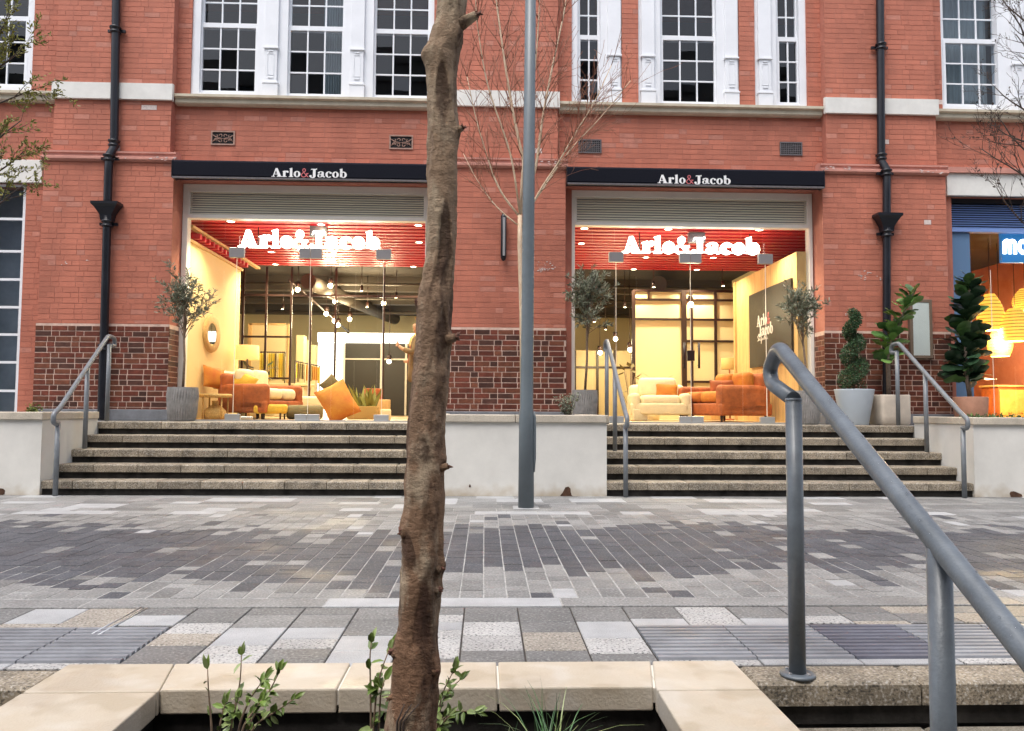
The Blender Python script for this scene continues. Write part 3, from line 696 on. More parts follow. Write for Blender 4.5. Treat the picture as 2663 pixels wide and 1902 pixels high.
# ------------------------------------------------------------------ sash windows
YWF = YB+0.03
def sash(x0, x1, z0, zm, z1, cols, curt=None, seed=0):
    """x0..x1 glass edges, z0 bottom of glass, zm meeting rail centre"""
    r = random.Random(seed)
    wn = MB(); f_ = 0.045
    for (za, zb, yo) in ((z0-0.07, zm+0.035, 0.05), (zm-0.03, z1, 0.095)):
        y = YWF+yo; wn.box(x0-f_, x0, y, y+0.045, za, zb); wn.box(x1, x1+f_, y, y+0.045, za, zb)
    wn.box(x0, x1, YWF+0.05, YWF+0.095, z0-0.07, z0); wn.box(x0, x1, YWF+0.0505, YWF+0.094, zm-0.035, zm+0.034)
    wn.box(x0, x1, YWF+0.0955, YWF+0.139, zm-0.029, zm+0.045)
    o = wn.build('window', 'white_paint', bd)
    rows = ((z0, zm-0.035, YWF+0.058), (zm+0.045, z1, YWF+0.103))
    for a, c, y in rows:
        nr = 3; t = 0.011
        for k in range(1, cols):
            X = x0+(x1-x0)*k/cols; MB().box(X-t, X+t, y, y+0.026, a, c).build('glazing_bar', 'white_paint', o)
        for k in range(1, nr):
            Z = a+(c-a)*k/nr
            MB().box(x0, x1, y+0.002, y+0.024, Z-t, Z+t).build('glazing_bar', 'white_paint', o)
        for i in range(cols):
            for k in range(nr):
                X0, X1 = x0+(x1-x0)*i/cols+t, x0+(x1-x0)*(i+1)/cols-t; Z0, Z1 = a+(c-a)*k/nr+t, a+(c-a)*(k+1)/nr-t
                tl = [r.uniform(-0.008, 0.008) for _ in range(2)]
                MB().add([(X0, y+0.012+tl[0], Z0), (X1, y+0.012-tl[0], Z0), (X1, y+0.012-tl[0]+tl[1], Z1), (X0, y+0.012+tl[0]+tl[1], Z1)], [(0, 1, 2, 3)]).build('pane', 'pane_glass', o)
    if curt:
        for ca, cb, mt in curt:
            b = MB(); n = 40; X0, X1 = x0+(x1-x0)*ca, x0+(x1-x0)*cb
            vs_ = []
            for i in range(n+1):
                X = X0+(X1-X0)*i/n; y = YWF+0.26+0.025*math.sin(i*1.3+seed)
                vs_ += [(X, y, z0-0.1), (X, y, z1)]
            b.add(vs_, [(2*i, 2*i+2, 2*i+3, 2*i+1) for i in range(n)], 0, True); b.build('curtain', mt, o)
    return o
def zrow(px, y0, ym): return PZ(px, y0, YWF+0.07), PZ(px, ym, YWF+0.07)
def W_(a, c, y0, ym, cols, curt=None, seed=0):
    z0, zm = zrow((a+c)/2, y0, ym); zh = zm+(zm-z0)+0.03
    sash(PX(a, YWF+0.06, 150), PX(c, YWF+0.06, 150), z0, zm, zh, cols, curt, seed); return z0
WIN = [(527, 664, 238, 68), (755, 889, 246, 76), (978, 1112, 250, 84)]
W_(*WIN[0], 3, None, 1); W_(*WIN[1], 3, [(0.58, 1.0, 'curtain')], 2); W_(*WIN[2], 3, None, 3)
WR = [(1509, 1554, 262, 99), (1724, 1856, 266, 101), (2026, 2071, 268, 104)]
W_(*WR[0], 2, None, 4); W_(*WR[1], 3, None, 5); W_(*WR[2], 2, None, 6)
W_(2458, 2588, 273, 109, 3, [(0.0, 1.0, 'curtain')], 7)
W_(-72, 65, 220, 49, 3, None, 8)
# white joinery around the sashes: box frames with openings, panelled pilasters
def joinery(x0, x1, ops, pils, zb):
    b = MB(); xs = x0
    for a, c, z0, zh in ops:
        b.box(xs, a, YWF, YWF+0.15, zb, WZ-0.002); b.box(a, c, YWF, YWF+0.15, zb, z0); b.box(a, c, YWF, YWF+0.15, zh, WZ-0.002); xs = c
    b.box(xs, x1, YWF, YWF+0.15, zb, WZ-0.002)
    o = b.build('window_joinery', 'white_paint', bd)
    for c in pils:
        p = MB(); h = 0.098
        p.box(c-h-0.012, c+h+0.012, YWF-0.06, YWF-0.001, zb, zb+0.20)                 # base block
        p.box(c-h-0.02, c+h+0.02, YWF-0.068, YWF-0.001, zb+0.201, zb+0.225); p.box(c-h-0.006, c+h+0.006, YWF-0.058, YWF-0.001, zb+0.226, zb+0.245)
        p.box(c-h+0.008, c+h-0.008, YWF-0.045, YWF-0.001, zb+0.246, zb+0.73)          # pedestal
        p.box(c-h-0.012, c+h+0.012, YWF-0.066, YWF-0.001, zb+0.731, zb+0.757)
        p.box(c-h, c+h, YWF-0.04, YWF-0.001, zb+0.758, WZ-0.01)                       # shaft
        # raised fillet panel on the pedestal
        for q in ((c-0.05, c-0.042, zb+0.33, zb+0.66), (c+0.042, c+0.05, zb+0.33, zb+0.66), (c-0.0415, c+0.0415, zb+0.33, zb+0.338), (c-0.0415, c+0.0415, zb+0.652, zb+0.66)):
            p.box(q[0], q[1], YWF-0.052, YWF-0.0452, q[2], q[3])
        p.box(c-0.04, c+0.04, YWF-0.056, YWF-0.0452, zb+0.285, zb+0.305); p.box(c-0.035, c+0.035, YWF-0.056, YWF-0.0452, zb+0.685, zb+0.703)
        p.build('pilaster', 'white_paint', o, bevel=0.004)
def ops(ws):
    out = []
    for a, c, y0, ym in ws:
        z0, zm = zrow((a+c)/2, y0, ym); out.append((PX(a, YWF, 150)-0.042, PX(c, YWF, 150)+0.042, z0-0.055, 2*zm-z0+0.02))
    return out
zb = ZSILL+0.014
joinery(wl0, wl1, ops(WIN), [PX(704, YWF-0.05, 150), PX(929, YWF-0.05, 150)], zb)
joinery(wr[0][0], wr[0][1], ops(WR[:1]), [PX(1598, YWF-0.05, 150)], zb)
joinery(wr[1][0], wr[1][1], ops(WR[1:2]), [PX(1686, YWF-0.05, 150), PX(1903, YWF-0.05, 150)], zb)
joinery(wr[2][0], wr[2][1], ops(WR[2:]), [PX(1990, YWF-0.05, 150)], zb)
joinery(fr0, XR, ops([(2458, 2588, 273, 109)]), [PX(2650, YWF-0.05, 150)], zb)
joinery(fl1-1.9, fl1, ops([(-72, 65, 220, 49)]), [], zb)
# far left ground floor window
lwz = [PZ(30, q, YB+0.1) for q in (483, 571, 655, 728, 800, 871, 943, 1017, 1092)]
b = MB(); t = 0.035; lx = lw1-0.012
b.box(lx-0.06, lx, YB+0.06, YB+0.14, 0.75, lint[1]); b.box(lx-0.82, lx-0.76, YB+0.06, YB+0.14, 0.75, lint[1])
lwin = b.build('window', 'white_paint', bd)
for k, Z in enumerate(lwz):
    MB().box(lx-0.759, lx-0.061, YB+0.07, YB+0.125, Z-t/2, Z+t/2).build('glazing_bar', 'white_paint', lwin)
    if k < len(lwz)-1:
        for (pa, pb) in ((lx-0.43, lx-0.061), (lx-0.759, lx-0.455)):
            MB().add([(pa, YB+0.10, lwz[k+1]+t/2), (pb, YB+0.10, lwz[k+1]+t/2), (pb, YB+0.10, Z-t/2), (pa, YB+0.10, Z-t/2)], [(0, 1, 2, 3)]).build('pane', 'pane_glass', lwin)
MB().box(lx-0.454, lx-0.431, YB+0.071, YB+0.124, 0.76, lint[1]-0.02).build('glazing_bar', 'white_paint', lwin)
MB().box(lx-2.5, lx+0.2, YB+0.55, YB+0.6, 0.72, 4.25).build('blind', 'blind', lwin)
wallx = MB().box(XL, lx-0.82, YB, YB+0.3, 0.7, lint[1]-0.001).build('brick_wall', 'red_mortar', bd)
# ------------------------------------------------------------------ vents
def vent(px0, px1, py0, py1, kind, lab):
    x0, z1 = pt(px0, py0, YB); x1, z0 = pt(px1, py1, YB)
    o = thing('air_vent', ((x0+x1)/2, YB, z0), lab, 'vent', 'air vents above the awnings')
    mt = 'terracotta_vent' if kind == 'scroll' else 'vent_iron'; y0_, y1_ = YB-0.018, YB-0.006
    f_ = 0.02; b = MB(); b.box(x0, x1, y0_, y1_, z0, z0+f_); b.box(x0, x1, y0_, y1_, z1-f_, z1); b.box(x0, x0+f_, y0_, y1_, z0+f_, z1-f_); b.box(x1-f_, x1, y0_, y1_, z0+f_, z1-f_)
    b.build('frame', mt, o)
    MB().box(x0+f_*0.5, x1-f_*0.5, YB-0.0058, YB-0.0048, z0+f_*0.5, z1-f_*0.5).build('opening', 'void', o)
    b = MB()
    if kind == 'scroll':
        cx, cz_ = (x0+x1)/2, (z0+z1)/2; hw, hh = (x1-x0)/2-f_, (z1-z0)/2-f_
        def curl(p, q, k, m):
            pts = []
            for i in range(19):
                t = i/18; a = t*4.2*k; rr = (1-t*0.75)*0.36
                pts.append((cx+m*(p+math.cos(a)*rr*0.55)*hw, YB-0.010, cz_+(q+math.sin(a)*rr*1.1)*hh))
            b.tube(pts, 0.0055, 5)
        for m in (-1, 1):
            curl(0.18, 0.35, 1, m); curl(0.62, 0.42, -1, m); curl(0.20, -0.42, -1, m); curl(0.64, -0.40, 1, m)
            b.tube([(cx+m*0.02*hw, YB-0.01, cz_-hh*0.1), (cx+m*0.5*hw, YB-0.01, cz_+0.05*hh), (cx+m*hw, YB-0.01, cz_+0.5*hh)], 0.006, 5)
            b.tube([(cx+m*0.1*hw, YB-0.01, cz_-hh*0.2), (cx+m*0.5*hw, YB-0.01, cz_-0.15*hh), (cx+m*hw, YB-0.01, cz_-0.6*hh)], 0.006, 5)
        b.build('scrollwork', mt, o)
    else:
        for k in range(1, 11): X = x0+f_+(x1-x0-2*f_)*k/11; b.box(X-0.0045, X+0.0045, YB-0.014, YB-0.009, z0+f_, z1-f_)
        for k in range(1, 6): Z = z0+f_+(z1-z0-2*f_)*k/6; b.box(x0+f_, x1-f_, YB-0.0135, YB-0.0095, Z-0.0045, Z+0.0045)
        b.build('grille', mt, o)
vent(550, 611, 341, 379, 'scroll', 'scrolled cast air vent nearest the left downpipe'); vent(1013, 1074, 352, 390, 'scroll', 'scrolled cast air vent beside the foreground trunk')
vent(1504, 1564, 363, 400, 'grid', 'grey square-mesh air vent beside the bare birch'); vent(2027, 2086, 370, 406, 'grid', 'grey square-mesh air vent nearest the right downpipe')
# ------------------------------------------------------------------ downpipes
def downpipe(path, hop, clamps, lab, px_bot):
    Y = YP-0.085; R_ = 0.056
    pp = [pt(px, py, Y) for px, py in path]
    o = thing('downpipe', (pp[-1][0], Y, ZT), lab, 'pipe', 'rainwater pipes on the piers')
    zt, zb_ = PZ(*hop[:2], Y), PZ(hop[0], hop[2], Y); xh = PX(hop[0], Y, hop[1])
    up = [(x, Y+(0.07 if z > ZOFF+0.05 else 0), z) for x, z in pp if z > zt-0.02]+[(xh, Y, zt-0.06)]
    top = (up[0][0], up[0][1], ZTOP+0.1)
    MB().tube([top]+up, R_, 16).build('upper_pipe', 'black_metal', o)
    dn = [(x, Y, z) for x, z in pp if z < zb_]
    MB().tube([(xh, Y, zb_+0.06)]+dn+[(dn[-1][0], Y, ZT+0.01)], R_*0.98, 16).build('lower_pipe', 'black_metal', o)
    b = MB(); hw = 0.185
    prof = [(0.075, zb_), (0.085, zb_+0.08), (0.15, zt-0.07), (hw, zt-0.035), (hw, zt), (hw-0.02, zt), (hw-0.04, zt-0.06)]
    for (r0, z0), (r1, z1) in zip(prof, prof[1:]):
        d = 0.62
        b.add([(xh-r0, Y-r0*d, z0), (xh+r0, Y-r0*d, z0), (xh+r0, Y+0.07, z0), (xh-r0, Y+0.07, z0), (xh-r1, Y-r1*d, z1), (xh+r1, Y-r1*d, z1), (xh+r1, Y+0.07, z1), (xh-r1, Y+0.07, z1)], [(0, 1, 5, 4), (1, 2, 6, 5), (2, 3, 7, 6), (3, 0, 4, 7)])
    b.build('hopper_head', 'black_metal', o)
    for px, py, ear in clamps:
        X, Z = pt(px, py, Y); yy = Y+(0.07 if Z > ZOFF+0.05 else 0)
        b = MB(); b.lathe([(R_, -0.05), (0.075, -0.045), (0.078, -0.025), (0.062, -0.02), (0.062, 0.015), (0.08, 0.02), (0.08, 0.04), (R_, 0.05)], (X, yy, Z), 18)
        if ear: b.box(X-0.125, X+0.125, yy+0.03, yy+0.06, Z-0.02, Z+0.02)
        b.build('collar', 'black_metal', o)
    return o
downpipe([(296, 0), (293, 200), (291, 355), (291, 378), (284, 404), (282, 450), (280, 520), (278, 600), (270, 900), (264, 1085)], (280, 528, 574), [(294, 72, 1), (290, 369, 0), (283, 411, 1), (279, 582, 1), (270, 904, 0)], 'black cast iron downpipe with hopper beside the left awning', 264)
downpipe([(2295, 0), (2297, 250), (2298, 400), (2298, 415), (2306, 442), (2306, 500), (2306, 555), (2306, 610), (2306, 900), (2306, 1095)], (2306, 558, 604), [(2297, 116, 1), (2298, 405, 0), (2305, 450, 1), (2306, 608, 1)], 'black cast iron downpipe with hopper above the fiddle leaf plant', 2306)
# ------------------------------------------------------------------ lettering (heavy serif, drawn stroke by stroke)
def ell(cx, cy, rx, ry, a0=0, a1=360, n=28): return [(cx+rx*math.cos(math.radians(a0+(a1-a0)*i/n)), cy+ry*math.sin(math.radians(a0+(a1-a0)*i/n))) for i in range(n+1)]
def strip(A, B): return [[A[i], A[i+1], B[i+1], B[i]] for i in range(len(A)-1)]
def rect(x0, y0, x1, y1): return [[(x0, y0), (x1, y0), (x1, y1), (x0, y1)]]
def stroke(path, w_):
    A = []; B = []
    for i, p in enumerate(path):
        q = path[min(i+1, len(path)-1)]; o = path[max(i-1, 0)]; dx, dy = q[0]-o[0], q[1]-o[1]; l = math.hypot(dx, dy) or 1
        ww = w_[i] if isinstance(w_, list) else w_
        A.append((p[0]-dy/l*ww/2, p[1]+dx/l*ww/2)); B.append((p[0]+dy/l*ww/2, p[1]-dx/l*ww/2))
    return strip(A, B)
def bowl(cx, cy, rx, ry, bo, a0=0, a1=360): return strip(ell(cx, cy, rx, ry, a0, a1, 30), ell(cx, cy, max(0.03, rx*0.34-bo), max(0.03, ry*0.76-bo), a0, a1, 30))
def glyph(c, bo=0.0):
    """polygons of one letter, cap height 1, and its advance"""
    P = []
    if c == 'A':
        P += [[(0.40, 0.98), (0.62, 1.0), (1.0, 0.05), (0.66, 0.05)], [(0.42, 1.0), (0.50, 0.86), (0.24-bo*0, 0.05), (0.13, 0.05)]]
        P += rect(0.26, 0.27-bo/2, 0.70, 0.34+bo/2)+rect(0.0, 0.0, 0.36, 0.075)+rect(0.56, 0.0, 1.10, 0.075); adv = 1.10
    elif c == 'r':
        P += rect(0.10, 0.05, 0.36+bo, 0.68)+rect(0.0, 0.0, 0.48, 0.07)+[[(0.0, 0.62), (0.12, 0.60), (0.36, 0.72), (0.34, 0.74)]]
        P += stroke([(0.34, 0.50), (0.42, 0.64), (0.55, 0.66)], [0.07, 0.10, 0.14])+[ell(0.56, 0.58, 0.115+bo/2, 0.115+bo/2, 0, 342, 16)]; adv = 0.70
    elif c == 'l':
        P += rect(0.10, 0.05, 0.36, 1.0)+rect(0.0, 0.0, 0.46, 0.07)+[[(0.0, 0.96), (0.12, 0.94), (0.36, 1.05), (0.34, 1.07)]]; adv = 0.50
    elif c == 'o': P += bowl(0.35, 0.34, 0.35, 0.365, bo); adv = 0.74
    elif c == 'b':
        P += rect(0.08, 0.06, 0.34, 1.0)+[[(0.0, 0.96), (0.10, 0.94), (0.34, 1.05), (0.32, 1.07)]]+bowl(0.44, 0.34, 0.36, 0.365, bo); adv = 0.84
    elif c == 'a':
        P += rect(0.42, 0.06, 0.68, 0.56)+[[(0.60, 0.10), (0.66, 0.0), (0.80, 0.02), (0.82, 0.12), (0.68, 0.14)]]
        P += stroke([(0.12, 0.53), (0.24, 0.64), (0.42, 0.66), (0.56, 0.60), (0.60, 0.50)], [0.10, 0.09, 0.09, 0.16, 0.22])+[ell(0.16, 0.53, 0.11, 0.10, 0, 340, 14)]
        P += bowl(0.28, 0.20, 0.27, 0.205, bo); adv = 0.84
    elif c == 'c':
        P += bowl(0.36, 0.34, 0.36, 0.365, bo, 48, 318)+[ell(0.55, 0.53, 0.12, 0.11, 0, 340, 14)]; adv = 0.70
    elif c == 'J':
        P += rect(0.38, 0.10, 0.66, 0.92)+[[(0.14, 0.78), (0.20, 0.98), (0.70, 0.98), (0.78, 1.06), (0.80, 0.90), (0.66, 0.86), (0.40, 0.88), (0.20, 0.88)]]
        P += stroke([(0.52, 0.14), (0.48, 0.02), (0.34, -0.05), (0.18, -0.02), (0.10, 0.08)], [0.28, 0.22, 0.10, 0.08, 0.07])+[ell(0.14, 0.13, 0.13, 0.12, 0, 340, 14)]; adv = 0.84
    elif c == '&':
        w_ = 0.085+bo*0.6
        P += stroke([(0.78, 0.02), (0.62, 0.16), (0.30, 0.56), (0.20, 0.74), (0.22, 0.90), (0.34, 0.98), (0.47, 0.90), (0.48, 0.74), (0.38, 0.60), (0.16, 0.44), (0.06, 0.28), (0.10, 0.10), (0.26, 0.0), (0.44, 0.05), (0.58, 0.20), (0.68, 0.42)], w_)
        P += rect(0.56, 0.40, 0.80, 0.46); adv = 0.88
    elif c == 'm':
        for x in (0.0, 0.36, 0.72): P += rect(x, 0, x+0.20, 0.60)
        for x in (0.28, 0.64): P += strip(ell(x, 0.50, 0.28, 0.24, 0, 180, 14), ell(x, 0.50, 0.09, 0.06, 0, 180, 14))
        adv = 1.02
    elif c == 'O': P += strip(ell(0.36, 0.36, 0.36, 0.38), ell(0.36, 0.36, 0.16, 0.18)); adv = 0.8
    return P, adv
def word(txt, par, M, width, h, mcol, mamp, bo=0.0, th=0.012, name='letter'):
    """M(u, v, d) maps letter plane to the world, d towards the viewer"""
    tot = sum(glyph(c)[1] for c in txt); sx = width/tot; u = 0
    for c in txt:
        P, adv = glyph(c, bo); b = MB()
        for k, poly in enumerate(P):
            n = len(poly); d1 = th+0.0004*(k % 7); 
            fr_ = [M(u+x*sx, y*h, d1) for x, y in poly]; bk_ = [M(u+x*sx, y*h, 0.0004*(k % 5)) for x, y in poly]
            b.add(fr_+bk_, [list(range(n)), list(range(2*n-1, n-1, -1))]+[[i, i+n, (i+1) % n+n, (i+1) % n] for i in range(n)])
        b.build(name, mamp if c == '&' else mcol, par); u += adv*sx
# ------------------------------------------------------------------ awnings
YA = 10.90
for i, (x0, x1, tx, ty, tw, lab) in enumerate(((PIER[0][1]+0.004, PIER[1][0]-0.004, 706, 460, 197, 'black awning cassette above the left shopfront, partly behind the tree trunk'), (PIER[1][1]+0.004, PIER[2][0]-0.004, 1710, 477, 191, 'black awning cassette above the glass doors'))):
    o = thing('awning', ((x0+x1)/2, YA, 4.25), lab, 'awning', 'black awnings over the shopfronts')
    z0, z1 = 4.262, 4.515
    b = MB(); b.prism([(YA, z0+0.02), (YA+0.015, z0+0.002), (YB-0.135, z0+0.002), (YB-0.135, z1-0.09), (YA+0.03, z1-0.01), (YA, z1-0.04)], 'x', x0+0.012, x1-0.012); b.build('cassette', 'awning_black', o)
    b = MB(); 
    for xa in (x0, x1-0.0115): b.prism([(YA-0.006, z0-0.012), (YB-0.13, z0-0.012), (YB-0.13, z1-0.085), (YA+0.03, z1), (YA-0.006, z1-0.03)], 'x', xa, xa+0.011)
    b.build('end_cap', 'black_metal', o)
    MB().box(x0+0.013, x1-0.013, YA-0.012, YA+0.03, z0-0.028, z0-0.002).build('front_bar', 'louvre_paint' if False else 'vent_iron', o)
    xs, zs = pt(tx, ty, YA); xe = PX(tx+tw, YA, ty)
    word('Arlo&Jacob', o, lambda u, v, d: (xs+u, YA-0.001-d, zs+v), xe-xs, 0.126, 'sign_white', 'sign_pink', th=0.003)
# ------------------------------------------------------------------ shopfronts
YF = YG-0.08
SH = ((-4.470, -0.83), (1.275, 4.935))
zq = lambda px, py: PZ(px, py, YF)
for i, (x0, x1) in enumerate(SH):
    o = thing('shopfront', ((x0+x1)/2, YG, ZT), parent=bd)
    px = 510 if i == 0 else 1500
    za, zb_, zc_ = (zq(510, 498), zq(510, 558), zq(510, 568)) if i == 0 else (zq(1500, 512), zq(1500, 577), zq(1500, 586))
    fw = 0.075 if i == 0 else 0.052
    b = MB(); b.box(x0, x0+fw, YF, YF+0.14, ZT-0.002, 4.28); b.box(x1-fw, x1, YF, YF+0.14, ZT-0.002, 4.28)
    b.box(x0+fw, x1-fw, YF+0.001, YF+0.139, za, 4.28); b.box(x0+fw, x1-fw, YF-0.008, YF+0.12, zc_, zb_)
    b.box(x0+fw, x0+fw+0.03, YF+0.004, YF+0.1, zb_, za); b.box(x1-fw-0.03, x1-fw, YF+0.004, YF+0.1, zb_, za)
    b.build('frame', 'frame_paint', o, bevel=0.004)
    b = MB(); n = 10; X0, X1 = x0+fw+0.032, x1-fw-0.032
    MB().box(X0, X1, YF+0.09, YF+0.10, zb_+0.002, za-0.002).build('louvre_back', 'void', o)
    for k in range(n):
        z = zb_+(za-zb_)*(k+0.15)/n; hgt = (za-zb_)/n
        b.prism([(YF+0.01, z), (YF+0.01, z+0.006), (YF+0.030, z+hgt*0.90), (YF+0.030, z+hgt*0.78)], 'x', X0, X1)
    b.build('louvre_panel', 'louvre_paint', o, kind='stuff')
    # frameless glazing
    js = [616, 808, 998] if i == 0 else [1602, 1795, 1990]
    zd = PZ(js[1], 660 if i == 0 else 672, YG)
    xs_ = [x0+fw]+[PX(q, YG, 900) for q in js]+[x1-fw]
    for k in range(4):
        a, c = xs_[k]+0.004, xs_[k+1]-0.004
        lo = 0.83
        for (z0, z1, nm) in ((lo, (zd-0.004 if k in (1, 2) else zc_), 'door_leaf' if k in (1, 2) else 'glass_pane'),)+((((zd+0.004), zc_, 'glass_pane'),) if k in (1, 2) else ()):
            MB().box(a, c, YG, YG+0.012, z0, z1).build(nm, 'shop_glass', o)
    for k, q in enumerate(js):
        X = PX(q, YG, 670); hw = 0.165 if k == 1 else 0.11
        for c_ in ((X-hw, X-0.004), (X+0.004, X+hw)) if k == 1 else ((X-hw, X+hw),): MB().box(c_[0], c_[1], YG-0.025, YG+0.035, zd-0.075, zd+0.075).build('patch_fitting', 'patch_fitting', o, bevel=0.004)
        for c_ in ((X-hw*1.1, X-0.004), (X+0.004, X+hw*1.1)) if k == 1 else ((X-hw, X+hw),): MB().box(c_[0], c_[1], YG-0.025, YG+0.035, ZT+0.012, ZT+0.095).build('floor_fitting', 'steel', o, bevel=0.004)
        MB().box(X-0.0022, X+0.0022, YG-0.003, YG+0.016, 0.9, zd-0.08).build('glass_edge', 'frame_paint', o)
    MB().box(x0+fw, x1-fw, YG-0.04, YG+0.06, ZT-0.002, ZT+0.0115).build('threshold', 'steel', o)
    if i == 1:
        for q in (1777, 1815):
            X = PX(q, YG, 925); za_, zb2 = PZ(q, 892, YG), PZ(q, 959, YG)
            b = MB(); b.tube([(X, YG-0.06, zb2), (X, YG-0.06, za_)], 0.017, 12)
            for zz in (zb2+0.05, za_-0.05): b.tube([(X, YG-0.06, zz), (X, YG+0.004, zz)], 0.009, 8)
            b.build('door_handle', 'frame_brown', o)
        X = PX(1796, YG, 925); MB().box(X-0.055, X+0.055, YG-0.03, YG+0.04, PZ(1796, 939, YG), PZ(1796, 912, YG)).build('lock_case', 'frame_brown', o, bevel=0.005)
MB().box(PIER[1][1]-0.01, SH[1][0]-0.001, YF-0.04, YF+0.2, ZT, 4.29).build('brick_wall', 'red_mortar', bd); MB().box(SH[0][1]+0.001, PIER[1][0]+0.01, YF-0.04, YF+0.2, ZT, 4.29).build('brick_wall', 'red_mortar', bd)
# hanging lit sign letters behind the glass
for i, (px, py, pw, h, lab) in enumerate(((622, 648, 368, 0.275, 'glowing white letter sign hung behind the left shop window'), (1617, 662, 358, 0.265, 'glowing white letter sign hung above the glass doors'))):
    Y = 11.95; xs, zs = pt(px, py-3, Y); xe = PX(px+pw, Y, py)
    o = thing('lit_sign', ((xs+xe)/2, Y, zs), lab, 'sign', 'lit shop signs')
    word('Arlo&Jacob', o, lambda u, v, d: (xs+u, Y-d, zs+v), xe-xs, h, 'lit_white', 'lit_white', bo=0.10, th=0.05)
    MB().box(xs, xe, Y+0.008, Y+0.022, zs+0.02, zs+0.045).build('mounting_rail', 'steel', o)
    b = MB()
    for t in (0.13, 0.93): b.tube([(xs+(xe-xs)*t, Y+0.015, zs+0.04), (xs+(xe-xs)*t, Y+0.015, 3.80)], 0.008, 6)
    b.build('suspension_rod', 'frame_brown', o)
    X = (xs+xe)/2; MB().box(X-0.02, X+0.24, Y+0.03, Y+0.12, zs+h*0.75, zs+h*1.35).build('sensor_box', 'vent_iron', o)
# ------------------------------------------------------------------ shop interior
ZF = 0.805; ZCE = 3.84; YR = 15.5
shop_floor = MB().box(-9.5, 6.9, YG-0.0, 23.9, 0.70, ZF).build('shop_floor', 'shop_floor', loc=(0, 17, ZF)); tag(shop_floor, kind='structure')
ceil = MB().box(-9.5, 6.9, YR+0.001, 23.9, ZCE+0.10, ZCE+0.2).build('shop_ceiling', 'dark_ceiling', loc=(0, 18, ZCE)); tag(ceil, kind='structure')
rc = MB().box(-5.2, 6.2, YG+0.03, YR, ZCE+0.06, ZCE+0.2).build('slatted_ceiling', 'red_back', loc=(0, 13.5, ZCE)); tag(rc, kind='structure')
k = 0; y = YG+0.07
me = piece_mesh(11.3, 0.13, 0.06, 'red_slat', 0.0)
while y < YR-0.05: place(me, 'slat', rc, (0.5, y+0.065, ZCE+0.05)); y += 0.235; k += 1
lw = MB().box(-4.60, -4.445, YG+0.05, 14.0, ZF, 3.50).build('shop_wall', 'warm_wall', loc=(-4.5, 12.7, ZF)); tag(lw, 'cream side wall inside the left shop window', kind='structure')
b = MB(); b.box(-4.44, -4.36, YG+0.06, 14.9, 3.66, 3.70); b.build('ceiling_trim', 'timber', lw)
for k in range(13): MB().box(-4.44, -4.30, 11.6+k*0.19, 11.67+k*0.19, 3.52, 3.60).build('wall_fin', 'red_slat', lw)
MB().box(-4.442, -4.40, YG+0.06, 14.0, 3.46, 3.50).build('wall_trim', 'timber', lw)
rw = MB().box(4.75, 4.95, YG+0.05, 14.3, ZF, 3.42).build('shop_wall', 'timber', loc=(4.8, 12.7, ZF)); tag(rw, 'timber boarded side wall inside the right shop', kind='structure')
for k in range(17):
    y0_ = 11.47+k*0.166; MB().box(4.738, 4.7495, y0_+0.002, y0_+0.164, ZF+0.001, 3.419).build('board', 'timber', rw)
MB().box(4.70, 4.95, 14.301, 14.36, ZF, 3.42).build('wall_end', 'timber', rw)
bw = MB(); bw.box(-9.5, -7.4, 12, 23.9, ZF, ZCE+0.1); bw.box(5.6, 5.8, 14.4, 23.9, ZF, ZCE+0.1); bw.box(-7.4, 5.6, 23.5, 23.9, ZF, ZCE+0.1)
bwo = bw.build('shop_wall', 'cream_wall', loc=(0, 20, ZF)); tag(bwo, 'inner walls at the back of the shop', kind='structure')
# ducts and beams under the dark ceiling
b = MB(); b.tube([(-3.6, YR+0.1, 3.55), (-2.6, 22, 3.55)], 0.16, 14); b.tube([(3.6, YR+0.3, 3.62), (4.6, 20, 3.62)], 0.17, 14); b.tube([(-6, 16.3, 3.62), (6, 16.3, 3.62)], 0.03, 8)
b.tube([(-6, 18.0, 3.55), (6, 18.0, 3.55)], 0.03, 8); b.tube([(-6, 20.2, 3.5), (6, 20.2, 3.5)], 0.04, 8)
for yy in (17.2, 19.4, 21.6): b.box(-7, 5.6, yy, yy+0.25, 3.62, 3.94)
b.box(-0.9, -0.2, 16.6, 17.3, 3.56, 3.70)
b.build('duct', 'duct', ceil)
# dark lattice screen across the shop
def grid(o, m, xs, zs, Y, t=0.03):
    z0, z1 = zs[0], zs[-1]
    for X in xs: MB().box(X-t/2, X+t/2, Y, Y+0.03, z0, z1).build('upright', m, o)
    for Z in zs: MB().box(xs[0]+t/2, xs[-1]-t/2, Y+0.003, Y+0.027, Z-t/2, Z+t/2).build('rail', m, o)
Y = 15.6
scr = thing('metal_screen', (PX(690, Y, 900), Y, ZF), 'tall dark metal lattice screen behind the orange sofa in the left window', 'screen')
xs = [PX(q, Y, 800) for q in (632, 692, 757, 808, 873, 998, 1110)]
for X in xs: MB().box(X-0.02, X+0.02, Y, Y+0.03, ZF, ZCE).build('upright', 'frame_brown', scr)
for q in (769,): MB().box(xs[0], xs[-1], Y+0.003, Y+0.027, PZ(800, q, Y)-0.02, PZ(800, q, Y)+0.02).build('rail', 'frame_brown', scr)
for q in (876, 984): MB().box(xs[0], xs[2], Y+0.003, Y+0.027, PZ(690, q, Y)-0.02, PZ(690, q, Y)+0.02).build('rail', 'frame_brown', scr)
